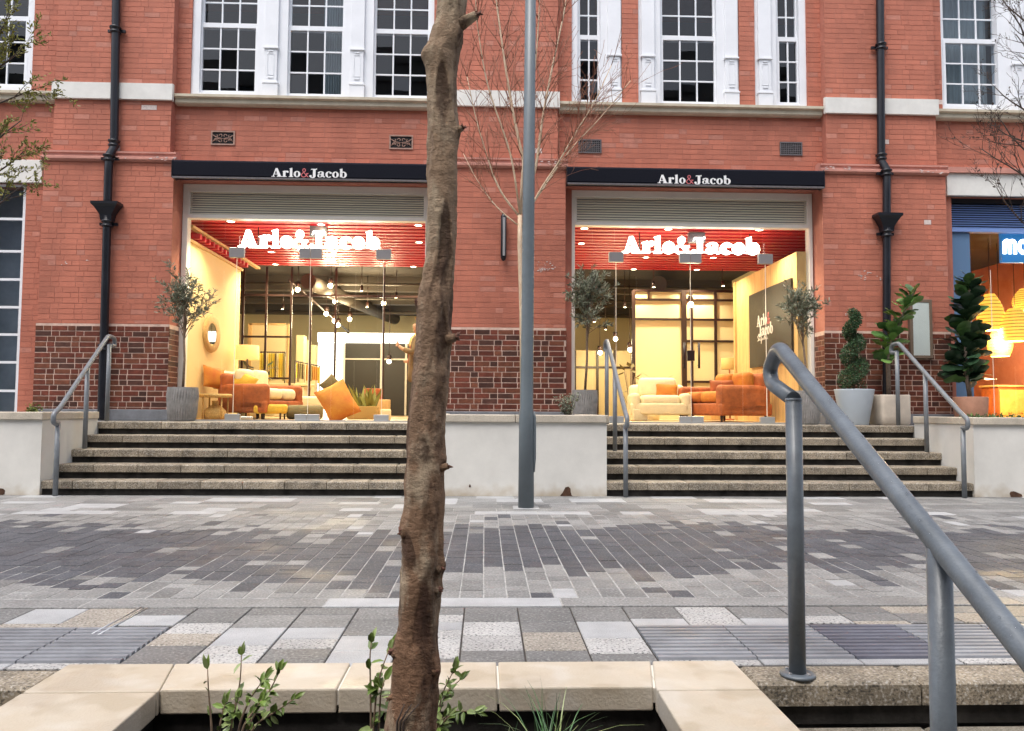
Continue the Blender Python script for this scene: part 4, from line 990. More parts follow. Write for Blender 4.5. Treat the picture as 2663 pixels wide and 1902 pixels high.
# panelled partition in the right shop
Y = 15.6
par = thing('panel_partition', (PX(1785, Y, 900), Y, ZF), 'cream partition with dark lattice behind the cream armchair', 'partition')
xa, xb, xc, xd = [PX(q, Y, 900) for q in (1648, 1785, 1862, 1935)]
zt = PZ(1785, 757, Y)
MB().box(xa, xd, Y+0.05, Y+0.12, ZF, zt).build('panel', 'cream_wall', par)
for X, t in ((xa, 0.07), (xb-0.04, 0.10), (xb+0.12, 0.05), (xc, 0.05), (xd-0.03, 0.05)): MB().box(X-t/2, X+t/2, Y, Y+0.049, ZF, zt).build('upright', 'frame_brown', par)
for q, X0, X1 in ((757, xa, xd), (780, xa, xd), (831, xa, xd), (887, xb, xd), (993, xb, xd)):
    Z = PZ(1785, q, Y); MB().box(X0, X1, Y+0.004, Y+0.045, Z-0.022, Z+0.022).build('rail', 'frame_brown', par)
Z = PZ(1687, 768, Y); MB().box(PX(1687, Y, 768)-0.02, PX(1687, Y, 768)+0.02, Y+0.004, Y+0.045, PZ(1687, 780, Y), zt).build('upright', 'frame_brown', par)
# low back panels left of it
Y = 18.5
o = thing('low_partition', (PX(1560, Y, 1000), Y, ZF), 'low cream back wall with dark bars behind the olive tree at the doors', 'partition')
MB().box(PX(1440, Y, 1000), PX(1640, Y, 1000), Y, Y+0.1, ZF, PZ(1560, 912, Y)).build('panel', 'cream_wall', o)
for q in (1495, 1553, 1597): MB().box(PX(q, Y)-0.03, PX(q, Y)+0.03, Y-0.05, Y-0.001, ZF, PZ(q, 912, Y)).build('upright', 'frame_brown', o)
Z = PZ(1560, 956, Y); MB().box(PX(1440, Y), PX(1640, Y), Y-0.04, Y-0.002, Z-0.025, Z+0.025).build('rail', 'frame_brown', o)
# back of the left shop: light box, window wall, panels
Y = 20.5
o = thing('light_box', (PX(940, Y, 880), Y, ZF), 'long glowing white light box at the back of the shop', 'light box')
MB().box(PX(826, Y, 880), PX(1130, Y, 880), Y, Y+0.2, PZ(940, 891, Y), PZ(940, 866, Y)).build('lit_face', 'light_box', o)
MB().box(PX(826, Y, 950), PX(889, Y, 950), Y+0.01, Y+0.2, ZF, PZ(860, 892, Y)).build('lit_column', 'light_box', o)
b = MB(); b.box(PX(889, Y), PX(1130, Y), Y+0.1, Y+0.2, ZF, PZ(940, 892, Y)); b.build('dark_back', 'black_board', o)
for q in (900, 996, 1060): MB().box(PX(q, Y)-0.025, PX(q, Y)+0.025, Y+0.05, Y+0.099, ZF, PZ(q, 892, Y)).build('upright', 'frame_paint', o)
Z = PZ(960, 934, Y); MB().box(PX(889, Y), PX(1130, Y), Y+0.055, Y+0.095, Z-0.02, Z+0.02).build('rail', 'frame_paint', o)
Y = 17.5
o = thing('display_board', (PX(698, Y, 880), Y, ZF), 'cream display board in a gold frame behind the lattice screen', 'panel')
MB().box(PX(655, Y, 880), PX(748, Y, 880), Y, Y+0.05, ZF, PZ(698, 846, Y)).build('board', 'cream_wall', o)
b = MB(); b.box(PX(645, Y, 880), PX(655, Y, 880), Y-0.02, Y+0.05, ZF, PZ(698, 842, Y)); b.box(PX(748, Y, 880), PX(752, Y, 880), Y-0.02, Y+0.05, ZF, PZ(698, 842, Y)); b.box(PX(655, Y), PX(748, Y), Y-0.02, Y+0.05, PZ(698, 846, Y)+0.001, PZ(698, 841, Y)); b.build('frame', 'timber', o)
for q0, q1, zt_, Yd in ((770, 790, 872, 18.2), (795, 803, 885, 18.8), (806, 820, 897, 19.2)):
    o = MB().box(PX(q0, Yd, 900), PX(q1, Yd, 900), Yd, Yd+0.3, ZF, PZ(q0, zt_, Yd)).build('display_column', 'cream_wall', loc=(PX(q0, Yd), Yd, ZF), bevel=0.01)
    tag(o, 'pale upright display column between the fabric rails', 'column', 'display columns')
# fabric rails
def rail(px0, px1, pyt, pyb, Y0, Y1, n, lab, seed):
    r = random.Random(seed); xm = PX((px0+px1)/2, (Y0+Y1)/2, pyb)
    o = thing('fabric_rail', (xm, (Y0+Y1)/2, ZF), lab, 'clothes rail', 'rails of hanging fabric')
    A = (PX(px0, Y0, pyt), Y0, PZ(px0, pyt, Y0)); B = (PX(px1, Y1, pyt), Y1, PZ(px0, pyt, Y0))
    b = MB(); b.tube([A, B], 0.012, 8)
    for q in (A, B): b.tube([q, (q[0], q[1], ZF)], 0.012, 8)
    b.build('frame', 'frame_brown', o)
    for k in range(n):
        t = (k+0.5)/n; X = A[0]+(B[0]-A[0])*t; Yk = A[1]+(B[1]-A[1])*t; zt_ = A[2]-0.03; w_ = abs(B[0]-A[0])/n*0.8+0.02
        zb2 = PZ((px0+px1)/2, pyb, Y0)+r.uniform(-0.05, 0.05)
        q = MB(); q.prism([(X-w_/2, Yk-0.05), (X-w_*0.1, Yk-0.02), (X+w_/2, Yk-0.06), (X+w_*0.4, Yk+0.04), (X-w_*0.4, Yk+0.05)], 'z', zb2, zt_)
        so_ = q.build('fabric_swatch', r.choice(FAB), o)
        MB().tube([(X, Yk, zt_), (X, Yk, zt_+0.05)], 0.006, 6).build('hook', 'frame_brown', so_)
rail(678, 742, 916, 985, 16.6, 16.6, 12, 'rail of yellow and olive fabric swatches behind the lattice screen', 1)
rail(768, 832, 940, 988, 16.2, 18.0, 12, 'receding rail of striped fabric swatches beside the pale counter', 2)
# counter
Y = 15.9; o = thing('counter', (PX(745, Y, 1030), Y+0.3, ZF), 'pale boxy counter behind the orange sofa', 'counter')
soft('body', 'cream_fabric', o, (PX(752, Y, 1030), Y+0.3, (ZF+PZ(750, 1006, Y))/2), (0.62, 0.6, PZ(750, 1006, Y)-ZF-0.004), bev=0.02); soft('top', 'cream_wall', o, (PX(752, Y, 1030), Y+0.3, PZ(750, 1002, Y)+0.01), (0.78, 0.66, 0.05), bev=0.01)
# ---- sofas and soft furnishings
def sofa(name, c, w_, d, rotz, mb, ms, lab, arm=0.17, backh=0.72, seath=0.42, nseat=2, armh=0.55, legs=True):
    o = thing(name, c, lab, 'armchair' if 'chair' in name else 'sofa'); c = Vector(c); R_ = Matrix.Rotation(rotz, 3, 'Z')
    def T(x, y, z): return c+R_ @ Vector((x, y, z))
    soft('base', mb, o, T(0, 0, 0.20), (w_, d, 0.20), (0, 0, rotz), 0.04)
    soft('backrest', mb, o, T(0, d/2-0.11, backh/2+0.06), (w_-0.04, 0.22, backh-0.1), (0, 0, rotz), 0.09)
    for s_ in (-1, 1): soft('arm', mb, o, T(s_*(w_/2-arm/2), -0.02, armh/2+0.06), (arm, d-0.04, armh-0.1), (0, 0, rotz), 0.075)
    n = nseat; wi = (w_-2*arm)/n
    for k in range(n): soft('seat_cushion', ms, o, T(-w_/2+arm+wi*(k+0.5), -0.09, seath-0.02), (wi-0.01, d-0.24, 0.19), (0, 0, rotz), 0.08)
    for k in range(n): soft('back_cushion', ms, o, T(-w_/2+arm+wi*(k+0.5), d/2-0.27, seath+0.22), (wi-0.02, 0.17, 0.34), (0, 0, rotz), 0.08)
    if legs:
        for sx in (-1, 1):
            for sy in (-1, 1):
                q = T(sx*(w_/2-0.08), sy*(d/2-0.08), 0); b = MB(); b.tube([(q.x, q.y, q.z+0.001), (q.x, q.y, q.z+0.12)], [0.018, 0.026], 8); b.build('leg', 'frame_brown', o)
    return o
Z0 = ZF+0.001
sofa('sofa', (-3.68, 12.80, Z0), 1.2, 0.90, 1.30, 'rust_velvet', 'cream_fabric', 'rust velvet sofa with pale seat cushions in the left shop window')
def cush(m, px, py, Y, w_, h, th, rot, lab):
    X, Z = pt(px, py, Y); p = pillow('cushion', m, None, (0, 0, 0), w_, h, th, rot); p.location = (X, Y, Z); W[p] = Vector((X, Y, Z)); tag(p, lab, 'cushion'); return p
cush('orange_velvet', 557, 983, 12.35, 0.42, 0.36, 0.16, (-0.25, 0.15, 1.0), 'square orange cushion propped on the rust sofa')
cush('cream_fabric', 592, 990, 12.55, 0.42, 0.34, 0.16, (-0.3, 0.1, 0.5), 'plain cream cushion propped on the rust sofa')
cush('mustard', 630, 997, 12.5, 0.40, 0.36, 0.16, (-0.35, 0.45, -0.2), 'mustard cushion propped on the rust sofa')
cush('orange_velvet', 878, 1046, 12.05, 0.50, 0.62, 0.30, (-0.35, -0.48, 0.30), 'large gold velvet cushion leaning in the left shop window')
cush('olive_fabric', 862, 1003, 13.2, 0.30, 0.30, 0.12, (-0.3, 0.78, 0.1), 'pointed grey-brown cushion behind the large gold one')
b = MB(); Y = 12.5; xA, xB = PX(748, Y, 1060), PX(838, Y, 1060); zz = Z0+0.115
b.lathe([(0.0, -0.001), (0.09, 0.0), (0.115, 0.03), (0.115, xB-xA-0.03), (0.09, xB-xA), (0.0, xB-xA+0.001)], (0, 0, 0), 18)
b.v = [(xA+z, Y+y_, zz+x_) for x_, y_, z in b.v]
tag(b.build('bolster', 'olive_fabric', loc=((xA+xB)/2, Y, Z0)), 'dark olive bolster lying beside the large gold cushion', 'bolster')
# wicker drum table with a basket bottle
Y = 12.0; X = PX(560, Y, 1060); o = thing('side_table', (X, Y, ZF), 'round wicker side table beside the rust sofa', 'table')
zt = PZ(560, 1025, Y)
MB().lathe([(0.0, zt-ZF), (0.235, zt-ZF), (0.245, zt-ZF-0.025), (0.235, zt-ZF-0.055), (0.0, zt-ZF-0.055)], (X, Y, ZF), 26).build('table_top', 'wicker', o)
b = MB()
for k in range(4):
    a = PI/4+k*PI/2; b.tube([(X+0.2*math.cos(a), Y+0.2*math.sin(a), zt-0.05), (X+0.2*math.cos(a), Y+0.2*math.sin(a), ZF+0.001)], 0.012, 8)
b.build('leg', 'wicker', o)
o = MB().lathe([(0.0, 0.0), (0.15, 0.0), (0.165, 0.03), (0.16, 0.13), (0.10, 0.19), (0.05, 0.22), (0.05, 0.28), (0.06, 0.285), (0.0, 0.285)], (X, Y-0.0, ZF+0.002), 22).build('basket_bottle', 'wicker', loc=(X, Y, ZF)); tag(o, 'wicker covered bottle under the round side table', 'bottle')
# lamps
def table_lamp(px, pyt, pyb, Y, wt, lab, lit, stand_m):
    X = PX(px, Y, pyt); zt, zb_ = PZ(px, pyt, Y), PZ(px, pyb, Y)
    o = thing('floor_lamp', (X, Y, ZF), lab, 'lamp')
    MB().lathe([(wt*0.5, zb_), (wt*0.48, zt), (wt*0.465, zt), (wt*0.485, zb_)], (X, Y, 0), 28).build('lamp_shade', 'shade_lit' if lit else 'shade_plain', o)
    b = MB(); b.tube([(X, Y, ZF+0.02), (X, Y, zb_+0.1)], 0.016, 10); b.lathe([(0, 0.0), (0.13, 0.0), (0.13, 0.015), (0.03, 0.03), (0, 0.03)], (X, Y, ZF+0.001), 20)
    b.build('stand', stand_m, o); return o
table_lamp(644, 899, 936, 13.6, 0.40, 'drum shaded lamp behind the rust sofa in the left window', True, 'frame_brown')
table_lamp(1897, 932, 961, 14.6, 0.32, 'gold shaded lamp beside the timber wall', False, 'rust_velvet')
# oval mirror on the left wall
Y0 = 12.55; X = -4.44; o = thing('oval_mirror', (X, Y0, 1.9), 'oval mirror in a broad woven frame on the cream side wall', 'mirror')
zc = PZ(555, 870, Y0); b = MB(); n = 36
ro = [(Y0+0.36*math.cos(2*PI*i/n), zc+0.30*math.sin(2*PI*i/n)) for i in range(n)]; ri = [(Y0+0.20*math.cos(2*PI*i/n), zc+0.18*math.sin(2*PI*i/n)) for i in range(n)]
vs_ = [(X, a, c) for a, c in ro]+[(X+0.04, Y0+(a-Y0)*0.95, zc+(c-zc)*0.95) for a, c in ro]+[(X+0.03, a, c) for a, c in ri]
b.add(vs_, [(i, (i+1) % n, n+(i+1) % n, n+i) for i in range(n)]+[(n+i, n+(i+1) % n, 2*n+(i+1) % n, 2*n+i) for i in range(n)], 0, True); b.build('frame', 'wicker', o)
MB().add([(X+0.025, a, c) for a, c in ri], [list(range(n))]).build('mirror_glass', 'mirror', o)
# right shop furniture
sofa('armchair', (PX(1712, 13.2, 1050), 13.2, Z0), 1.02, 0.9, -0.12, 'cream_fabric', 'cream_fabric', 'wide cream armchair with an orange cushion behind the glass doors', nseat=1, backh=0.62, armh=0.46, seath=0.36)
cush('orange_velvet', 1734, 1017, 13.25, 0.38, 0.26, 0.13, (-0.3, 0.06, -0.1), 'orange cushion on the wide cream armchair')
sofa('sofa', (3.98, 12.75, Z0), 1.35, 0.98, -1.30, 'rust_velvet', 'orange_velvet', 'rust velvet sofa seen from the side beside the timber wall', nseat=2, backh=0.78, armh=0.58)
cush('rust_velvet', 1880, 1008, 12.75, 0.44, 0.26, 0.15, (-0.3, 0, -0.3), 'rust cushion lying on the sofa beside the timber wall')
cush('mustard', 1962, 1012, 12.5, 0.30, 0.36, 0.10, (-0.3, 0.15, -1.0), 'mustard throw cushion over the back of the sofa beside the timber wall')
# small crates and boxes by the glass
for q, Y, w_, h, m_, lab in ((634, 12.1, 0.30, 0.05, 'steel', 'flat magazine pile on the floor before the rust sofa'), (905+98, 12.0, 0.16, 0.17, 'cream_wall', 'square pale candle box beside the standing shopper'), (1660, 12.9, 0.26, 0.20, 'cream_fabric', 'low cream footstool beside the wide armchair')):
    X = PX(q, Y, 1070); o = soft('box', m_, None, (X, Y, Z0+h/2), (w_, w_*0.8, h), (0, 0, 0.2), 0.02); o.name = 'display_box'; tag(o, lab, 'box')
# dried plant display right of the gold cushion
r = random.Random(9); X0, Z_ = PX(945, 13.2, 1070), Z0; o = thing('dried_plant', (X0, 13.2, Z0), 'spiky dried plant in a box beside the large gold cushion', 'plant')
soft('box', 'shade_plain', o, (X0, 13.2, Z0+0.11), (0.5, 0.3, 0.216), bev=0.01); b = MB()
for k in range(60):
    a = r.uniform(0, 2*PI); l = r.uniform(0.15, 0.4); p = Vector((X0+r.uniform(-0.2, 0.2), 13.2+r.uniform(-0.1, 0.1), Z0+0.2)); q = p+Vector((math.cos(a)*l*0.6, math.sin(a)*l*0.4, l)); s_ = Vector((0.02, 0, 0))
    b.add([p-s_, p+s_, (p+q)/2+s_*1.3, q, (p+q)/2-s_*1.3], [(0, 1, 2, 3, 4)])
b.build('leaves', 'yellow_leaf', o)
# black sign board on the timber wall
YA0, YA1 = 11.62, 13.5; za, zb_ = PZ(1965, 958, 13.5), PZ(1965, 770, 13.5)
o = thing('sign_board', (4.72, 12.5, za), 'black lettered board on the timber side wall', 'sign')
MB().box(4.70, 4.737, YA0, YA1, za, zb_).build('board', 'black_board', o)
Yt = 13.10
word('Arlo&', o, lambda u, v, d: (4.699-d, Yt-u, PZ(2020, 850, 13.0)+v), 0.62, 0.19, 'sign_white', 'sign_pink', th=0.004)
word('Jacob', o, lambda u, v, d: (4.699-d, Yt-0.08-u, PZ(2020, 876, 13.0)+v), 0.66, 0.19, 'sign_white', 'sign_pink', th=0.004)
# hand-drawn script line below the name
P_ = [(0.10, 0.82), (0.02, 0.9), (-0.04, 0.75), (0.06, 0.5), (0.04, 0.22), (-0.08, 0.2), (0.10, 0.3), (0.22, 0.55), (0.16, 0.3), (0.26, 0.2), (0.34, 0.4), (0.44, 1.0), (0.38, 0.9), (0.36, -0.2), (0.46, 0.3), (0.56, 0.5), (0.52, 0.25), (0.62, 0.25), (0.70, 0.5), (0.80, 1.0), (0.76, 0.2), (0.90, 0.5), (0.84, 0.35), (0.98, 0.2), (1.06, 0.5), (1.0, 0.2), (1.12, 0.25)]
b = MB(); zq_ = PZ(2020, 892, 13.0)
for k, q in enumerate(stroke(P_, 0.06)): b.add([(4.6955-0.0003*(k % 3), Yt-0.05-u*0.42, zq_+v*0.14) for u, v in q], [(0, 1, 2, 3)])
b.build('script_line', 'sign_white', o)
# ---- lamps in the shop: bulbs on tracks and downlights, with the light they give
def lamp_light(o, p, power, col=(1.0, 0.80, 0.50), rad=0.06):
    l = bpy.data.lights.new('bulb_light', 'POINT'); l.energy = power; l.color = col; l.shadow_soft_size = rad
    q = bpy.data.objects.new('bulb_light', l); COL.objects.link(q); q.parent = o; q.location = Vector(p)-W[o]
def down_light(o, p, power):
    l = bpy.data.lights.new('downlight_beam', 'SPOT'); l.energy = power; l.color = (1.0, 0.84, 0.56); l.spot_size = math.radians(125); l.spot_blend = 0.8; l.shadow_soft_size = 0.05
    q = bpy.data.objects.new('downlight_beam', l); COL.objects.link(q); q.parent = o; q.location = Vector(p)-W[o]
tr = thing('lighting_track', (PX(830, 16.5), 16.5, 3.7), 'dark ceiling track carrying spotlights in the left shop', 'lighting track')
A, B_ = pt(752, 728, 15.7), pt(905, 862, 19.5)
MB().tube([(A[0], 15.7, A[1]), (B_[0], 19.5, B_[1])], 0.025, 8).build('track_bar', 'frame_brown', tr)
for px, py, Y, pw in ((860, 744, 15.8, 130), (872, 785, 16.6, 130), (849, 817, 17.2, 60), (870, 835, 18.0, 60), (880, 846, 18.6, 60), (910, 831, 18.0, 90), (998, 790, 16.8, 130), (775, 754, 15.9, 90), (1638, 910, 16.2, 60), (1600, 882, 17.2, 50), (1560, 918, 17.5, 50), (1795, 793, 13.6, 60), (1012, 941, 18.5, 30)):
    X, Z = pt(px, py, Y); low = py > 880 or px == 1795
    o = thing('pendant_bulb' if low else 'track_spotlight', (X, Y, Z), ('round glowing bulb hanging in the right shop' if px > 1300 else 'round glowing bulb low at the back of the shop') if low else 'glowing spotlight under the dark shop ceiling', 'lamp', ('pendant bulbs in the right shop' if px > 1300 else 'pendant bulbs at the back') if low else 'spotlights under the shop ceiling')
    b = MB(); b.lathe([(0.0, -0.05), (0.03, -0.042), (0.048, -0.015), (0.048, 0.015), (0.03, 0.042), (0.0, 0.05)], (X, Y-0.03, Z), 14); b.build('bulb', 'bulb', o)
    b = MB(); b.lathe([(0.04, 0.03), (0.055, 0.10), (0.05, 0.16), (0.0, 0.16)], (X, Y, Z), 12); b.tube([(X, Y, Z+0.15), (X, Y, ZCE+0.1)], 0.008, 6); b.build('lamp_body', 'frame_brown', o)
    lamp_light(o, (X, Y-0.1, Z-0.08), pw*0.32)
for px, py in ((600, 578), (835, 586), (1088, 588), (705, 657), (868, 660), (1090, 632), (716, 689), (890, 691), (1075, 695), (1520, 596), (1738, 598), (1975, 600), (1512, 635), (1680, 671), (1855, 672), (1648, 702), (1812, 703)):
    X, Y = gr(px, py, ZCE-0.02)
    if not 11.5 < Y < 15.5 or X < -4.3 or X > 4.6: continue
    o = thing('downlight', (X, Y, ZCE-0.02), 'small round downlight set in the red slatted ceiling', 'lamp', 'downlights in the red ceiling')
    MB().lathe([(0.0, 0.0), (0.055, 0.0)], (X, Y, ZCE-0.012), 16).build('lens', 'downlight', o); MB().lathe([(0.058, -0.004), (0.075, 0.0), (0.07, 0.03)], (X, Y, ZCE-0.012), 16).build('trim_ring', 'red_slat', o)
    down_light(o, (X, Y, ZCE-0.06), 112)
for k, (px, py, Y) in enumerate(((735, 805, 17.5), (940, 758, 15.9), (955, 800, 17.0), (1030, 775, 16.4), (905, 870, 19.8), (1545, 838, 16.4), (1575, 858, 17.4), (1625, 800, 16.0), (1700, 748, 15.3), (1880, 745, 15.2))):
    X, Z = pt(px, py, Y); o = thing('track_spotlight', (X, Y, Z), 'small slim spotlight under the shop ceiling', 'lamp', 'small slim spotlights')
    MB().lathe([(0.0, -0.004), (0.028, 0.0)], (X, Y-0.02, Z), 12).build('bulb', 'bulb', o)
    b = MB(); b.tube([(X, Y, Z+0.0), (X, Y+0.03, Z+0.12)], [0.036, 0.03], 10); b.tube([(X, Y+0.02, Z+0.1), (X, Y+0.02, ZCE+0.1)], 0.008, 6); b.build('lamp_body', 'frame_brown', o)
# more furnishings
def leafy(px, Y, h, n_, lab, seed, mt='fig_leaf_dark'):
    r = random.Random(seed); X = PX(px, Y, 1050); o = thing('house_plant', (X, Y, ZF), lab, 'plant'); b = MB(); sb = MB()
    MB().lathe([(0.0, 0.002), (0.10, 0.002), (0.13, 0.22), (0.115, 0.22), (0.11, 0.18), (0.0, 0.18)], (X, Y, ZF), 20).build('pot', 'cream_fabric', o)
    for k in range(n_):
        a = r.uniform(0, 2*PI); e = Vector((X+math.cos(a)*r.uniform(0.05, 0.25), Y+math.sin(a)*0.2, ZF+0.2+h*r.uniform(0.4, 1))); sb.tube([(X, Y, ZF+0.18), e], 0.005, 5)
        d = Vector((math.cos(a), math.sin(a), r.uniform(-0.5, 0.8))).normalized(); s_ = d.cross(Vector((0, 0, 1))).normalized()*0.05; l = r.uniform(0.15, 0.24)
        b.add([e, e+d*l*0.4+s_, e+d*l, e+d*l*0.4-s_], [(0, 1, 2, 3)])
    sb.build('stems', 'olive_bark', o); b.build('leaves', mt, o)
leafy(668, 13.9, 0.75, 26, 'dark broad leaved house plant behind the rust sofa', 3)
leafy(1700, 14.2, 0.62, 14, 'small house plant behind the wide cream armchair', 4, 'yellow_leaf'); leafy(1640, 15.0, 0.85, 18, 'slender house plant beside the cream partition', 5, 'olive_fabric')
def stool(px, Y, w_, h, m_, lab):
    X = PX(px, Y, 1070); o = thing('footstool', (X, Y, ZF), lab, 'footstool'); soft('cushion', m_, o, (X, Y, ZF+h*0.68), (w_, w_*0.75, h*0.62), (0, 0, 0.15), 0.05)
    for sx in (-1, 1):
        for sy in (-1, 1): MB().tube([(X+sx*w_*0.36, Y+sy*w_*0.26, ZF+0.001), (X+sx*w_*0.36, Y+sy*w_*0.26, ZF+h*0.42)], [0.012, 0.018], 8).build('leg', 'frame_brown', o)
stool(705, 12.35, 0.50, 0.24, 'mustard', 'mustard footstool in front of the rust sofa'); stool(800, 14.3, 0.6, 0.40, 'cream_fabric', 'cream footstool behind the dark olive bolster')
for q, Y, z, w_, h, m_, lab in ((985, 13.9, 0.0, 0.36, 0.34, 'timber', 'timber crate beside the spiky dried plant'), (970, 14.4, 0.0, 0.3, 0.55, 'rust_velvet', 'tall rust stool seat box behind the dried plant'), (1855, 14.7, 0.0, 0.34, 0.42, 'timber', 'small timber cube table beneath the gold lamp')):
    X = PX(q, Y, 1070); o = soft('crate', m_, None, (X, Y, Z0+h/2), (w_, w_, h), (0, 0, 0.3), 0.015); o.name = 'crate'; tag(o, lab, 'crate')
# ---- standing shopper with a phone, behind the trunk
def skin(name, m, par, nodes, edges, root, sub=2):
    me = bpy.data.meshes.new(name); off = W[par] if par else Vector((0, 0, 0))
    me.from_pydata([tuple(Vector(p[:3])-off) for p in nodes], edges, []); me.materials.append(MATS[m])
    o = bpy.data.objects.new(name, me); COL.objects.link(o); W[o] = off.copy()
    if par: o.parent = par
    o.modifiers.new('skin', 'SKIN').use_smooth_shade = True
    for i, p in enumerate(nodes):
        sv = me.skin_vertices[0].data[i]; sv.radius = (p[3], p[4] if len(p) > 4 else p[3]); sv.use_root = (i == root)
    sb = o.modifiers.new('sub', 'SUBSURF'); sb.levels = sub; sb.render_levels = sub
    return o
Yp = 13.5; Xp = PX(1086, Yp, 1000)
per = thing('person', (Xp, Yp, ZF), 'person in a brown coat holding up a phone inside the left shop', 'person')
T = lambda x, y, z: (Xp+x, Yp+y, ZF+z)
nd = [T(0, 0, 0.93)+(0.13, 0.15), T(0, 0, 1.15)+(0.12, 0.145), T(0, 0, 1.36)+(0.10, 0.17), T(0.0, 0, 1.46)+(0.05,), T(-0.015, 0, 1.53)+(0.052,), T(-0.03, 0, 1.60)+(0.082, 0.075), T(-0.025, 0, 1.69)+(0.075, 0.07),
      T(0, -0.17, 1.38)+(0.06,), T(-0.05, -0.23, 1.14)+(0.045,), T(-0.26, -0.16, 1.22)+(0.034,), T(-0.33, -0.13, 1.27)+(0.028,),
      T(0, 0.17, 1.38)+(0.06,), T(-0.02, 0.24, 1.12)+(0.045,), T(-0.20, 0.18, 1.02)+(0.034,), T(-0.27, 0.16, 1.02)+(0.028,),
      T(0, -0.09, 0.86)+(0.085,), T(-0.02, -0.10, 0.48)+(0.058,), T(0.0, -0.10, 0.10)+(0.04,), T(-0.12, -0.10, 0.035)+(0.034,),
      T(0, 0.09, 0.86)+(0.085,), T(0.03, 0.10, 0.48)+(0.058,), T(0.06, 0.10, 0.10)+(0.04,), T(-0.06, 0.10, 0.035)+(0.034,)]
ed = [(0, 1), (1, 2), (2, 3), (3, 4), (4, 5), (5, 6), (2, 7), (7, 8), (8, 9), (9, 10), (2, 11), (11, 12), (12, 13), (13, 14), (0, 15), (15, 16), (16, 17), (17, 18), (0, 19), (19, 20), (20, 21), (21, 22)]
skin('body', 'skin', per, nd, ed, 0)
skin('coat', 'coat', per, [T(0.01, 0, 0.62)+(0.19, 0.23), T(0, 0, 0.95)+(0.17, 0.20), T(0, 0, 1.18)+(0.15, 0.18), T(0, 0, 1.36)+(0.125, 0.20), T(0, 0, 1.44)+(0.085,), T(0, -0.19, 1.38)+(0.085,), T(-0.05, -0.25, 1.14)+(0.066,), T(-0.24, -0.17, 1.21)+(0.052,), T(0, 0.19, 1.38)+(0.085,), T(-0.02, 0.26, 1.12)+(0.066,), T(-0.18, 0.19, 1.03)+(0.052,)], [(0, 1), (1, 2), (2, 3), (3, 4), (3, 5), (5, 6), (6, 7), (3, 8), (8, 9), (9, 10)], 1)
for s_, dx in ((-1, -0.0), (1, 0.03)):
    skin('trouser_leg', 'trousers', per, [T(0, s_*0.09, 0.84)+(0.10,), T(-0.02+dx, s_*0.10, 0.48)+(0.075,), T(dx*2, s_*0.10, 0.09)+(0.058,)], [(0, 1), (1, 2)], 0)
    skin('shoe', 'trousers', per, [T(dx*2+0.04, s_*0.10, 0.05)+(0.047,), T(dx*2-0.06, s_*0.10, 0.045)+(0.045,), T(dx*2-0.14, s_*0.10, 0.038)+(0.036,)], [(0, 1), (1, 2)], 0)
skin('scarf', 'scarf', per, [T(-0.08, -0.06, 1.43)+(0.055,), T(0.05, -0.09, 1.46)+(0.055,), T(0.09, 0.03, 1.46)+(0.055,), T(-0.02, 0.10, 1.44)+(0.055,), T(-0.11, 0.03, 1.42)+(0.055,), T(-0.14, 0.0, 1.26)+(0.05, 0.03)], [(0, 1), (1, 2), (2, 3), (3, 4), (4, 5)], 0)
skin('hair', 'hair', per, [T(0.045, 0, 1.60)+(0.07, 0.085), T(0.02, 0, 1.69)+(0.088, 0.088), T(0.03, 0, 1.76)+(0.05,), T(0.07, 0, 1.50)+(0.06, 0.07)], [(3, 0), (0, 1), (1, 2)], 1)
for k in range(4): skin('finger', 'skin', per, [T(-0.335, -0.135+0.012*k, 1.265+0.016*k)+(0.010,), T(-0.365, -0.15+0.008*k, 1.275+0.017*k)+(0.009,), T(-0.37, -0.115, 1.28+0.017*k)+(0.008,)], [(0, 1), (1, 2)], 0, 1)
skin('thumb', 'skin', per, [T(-0.32, -0.12, 1.29)+(0.011,), T(-0.34, -0.095, 1.33)+(0.010,), T(-0.355, -0.085, 1.36)+(0.008,)], [(0, 1), (1, 2)], 0, 1)
X, Yq, Zq = T(-0.355, -0.11, 1.34); ph = MB().box(-0.006, 0.006, -0.038, 0.038, -0.075, 0.075); ph = ph.build('phone', 'phone_white', loc=(0, 0, 0), bevel=0.004); ph.location = (X, Yq, Zq); ph.rotation_euler = (0.2, 0.25, 0.15); tag(ph, 'pale mobile phone held up by the shopper', 'phone')
MB().tube([T(-0.02, -0.20, 1.44), T(-0.15, -0.05, 1.2), T(-0.17, 0.1, 0.95)], 0.014, 8).build('bag_strap', 'bag_red', per)
# ------------------------------------------------------------------ blue shop at the right edge
bs = thing('blue_shopfront', (8.5, YG, ZT), parent=bd)
x0 = PX(2468, YF, 700); ZB = lambda q: PZ(2560, q, YF)
b = MB(); b.box(x0-0.35, x0, YF-0.1, YF+0.14, ZT, rlint[1]-0.001); b.build('reveal', 'red_mortar', bs)
MB().box(x0, XR, YF-0.01, YF+0.12, ZB(530), rlint[1]-0.001).build('shutter_box', 'black_metal', bs)
b = MB()
for k in range(11):
    z = ZB(595)+(ZB(531)-ZB(595))*(k+0.1)/11; h = (ZB(531)-ZB(595))/11
    b.prism([(YF+0.0, z), (YF+0.0, z+0.006), (YF+0.04, z+h*0.85), (YF+0.04, z+h*0.7)], 'x', x0, XR)
b.build('louvre_panel', 'blue_slat', bs, kind='stuff'); MB().box(x0, XR, YF+0.05, YF+0.06, ZB(595), ZB(531)).build('louvre_back', 'void', bs)
MB().box(x0, XR, YF-0.01, YF+0.1, ZB(604), ZB(595)-0.001).build('transom', 'blue_slat', bs)
MB().box(x0, x0+0.045, YF+0.001, YF+0.12, ZT, ZB(605)).build('frame', 'blue_paint', bs)
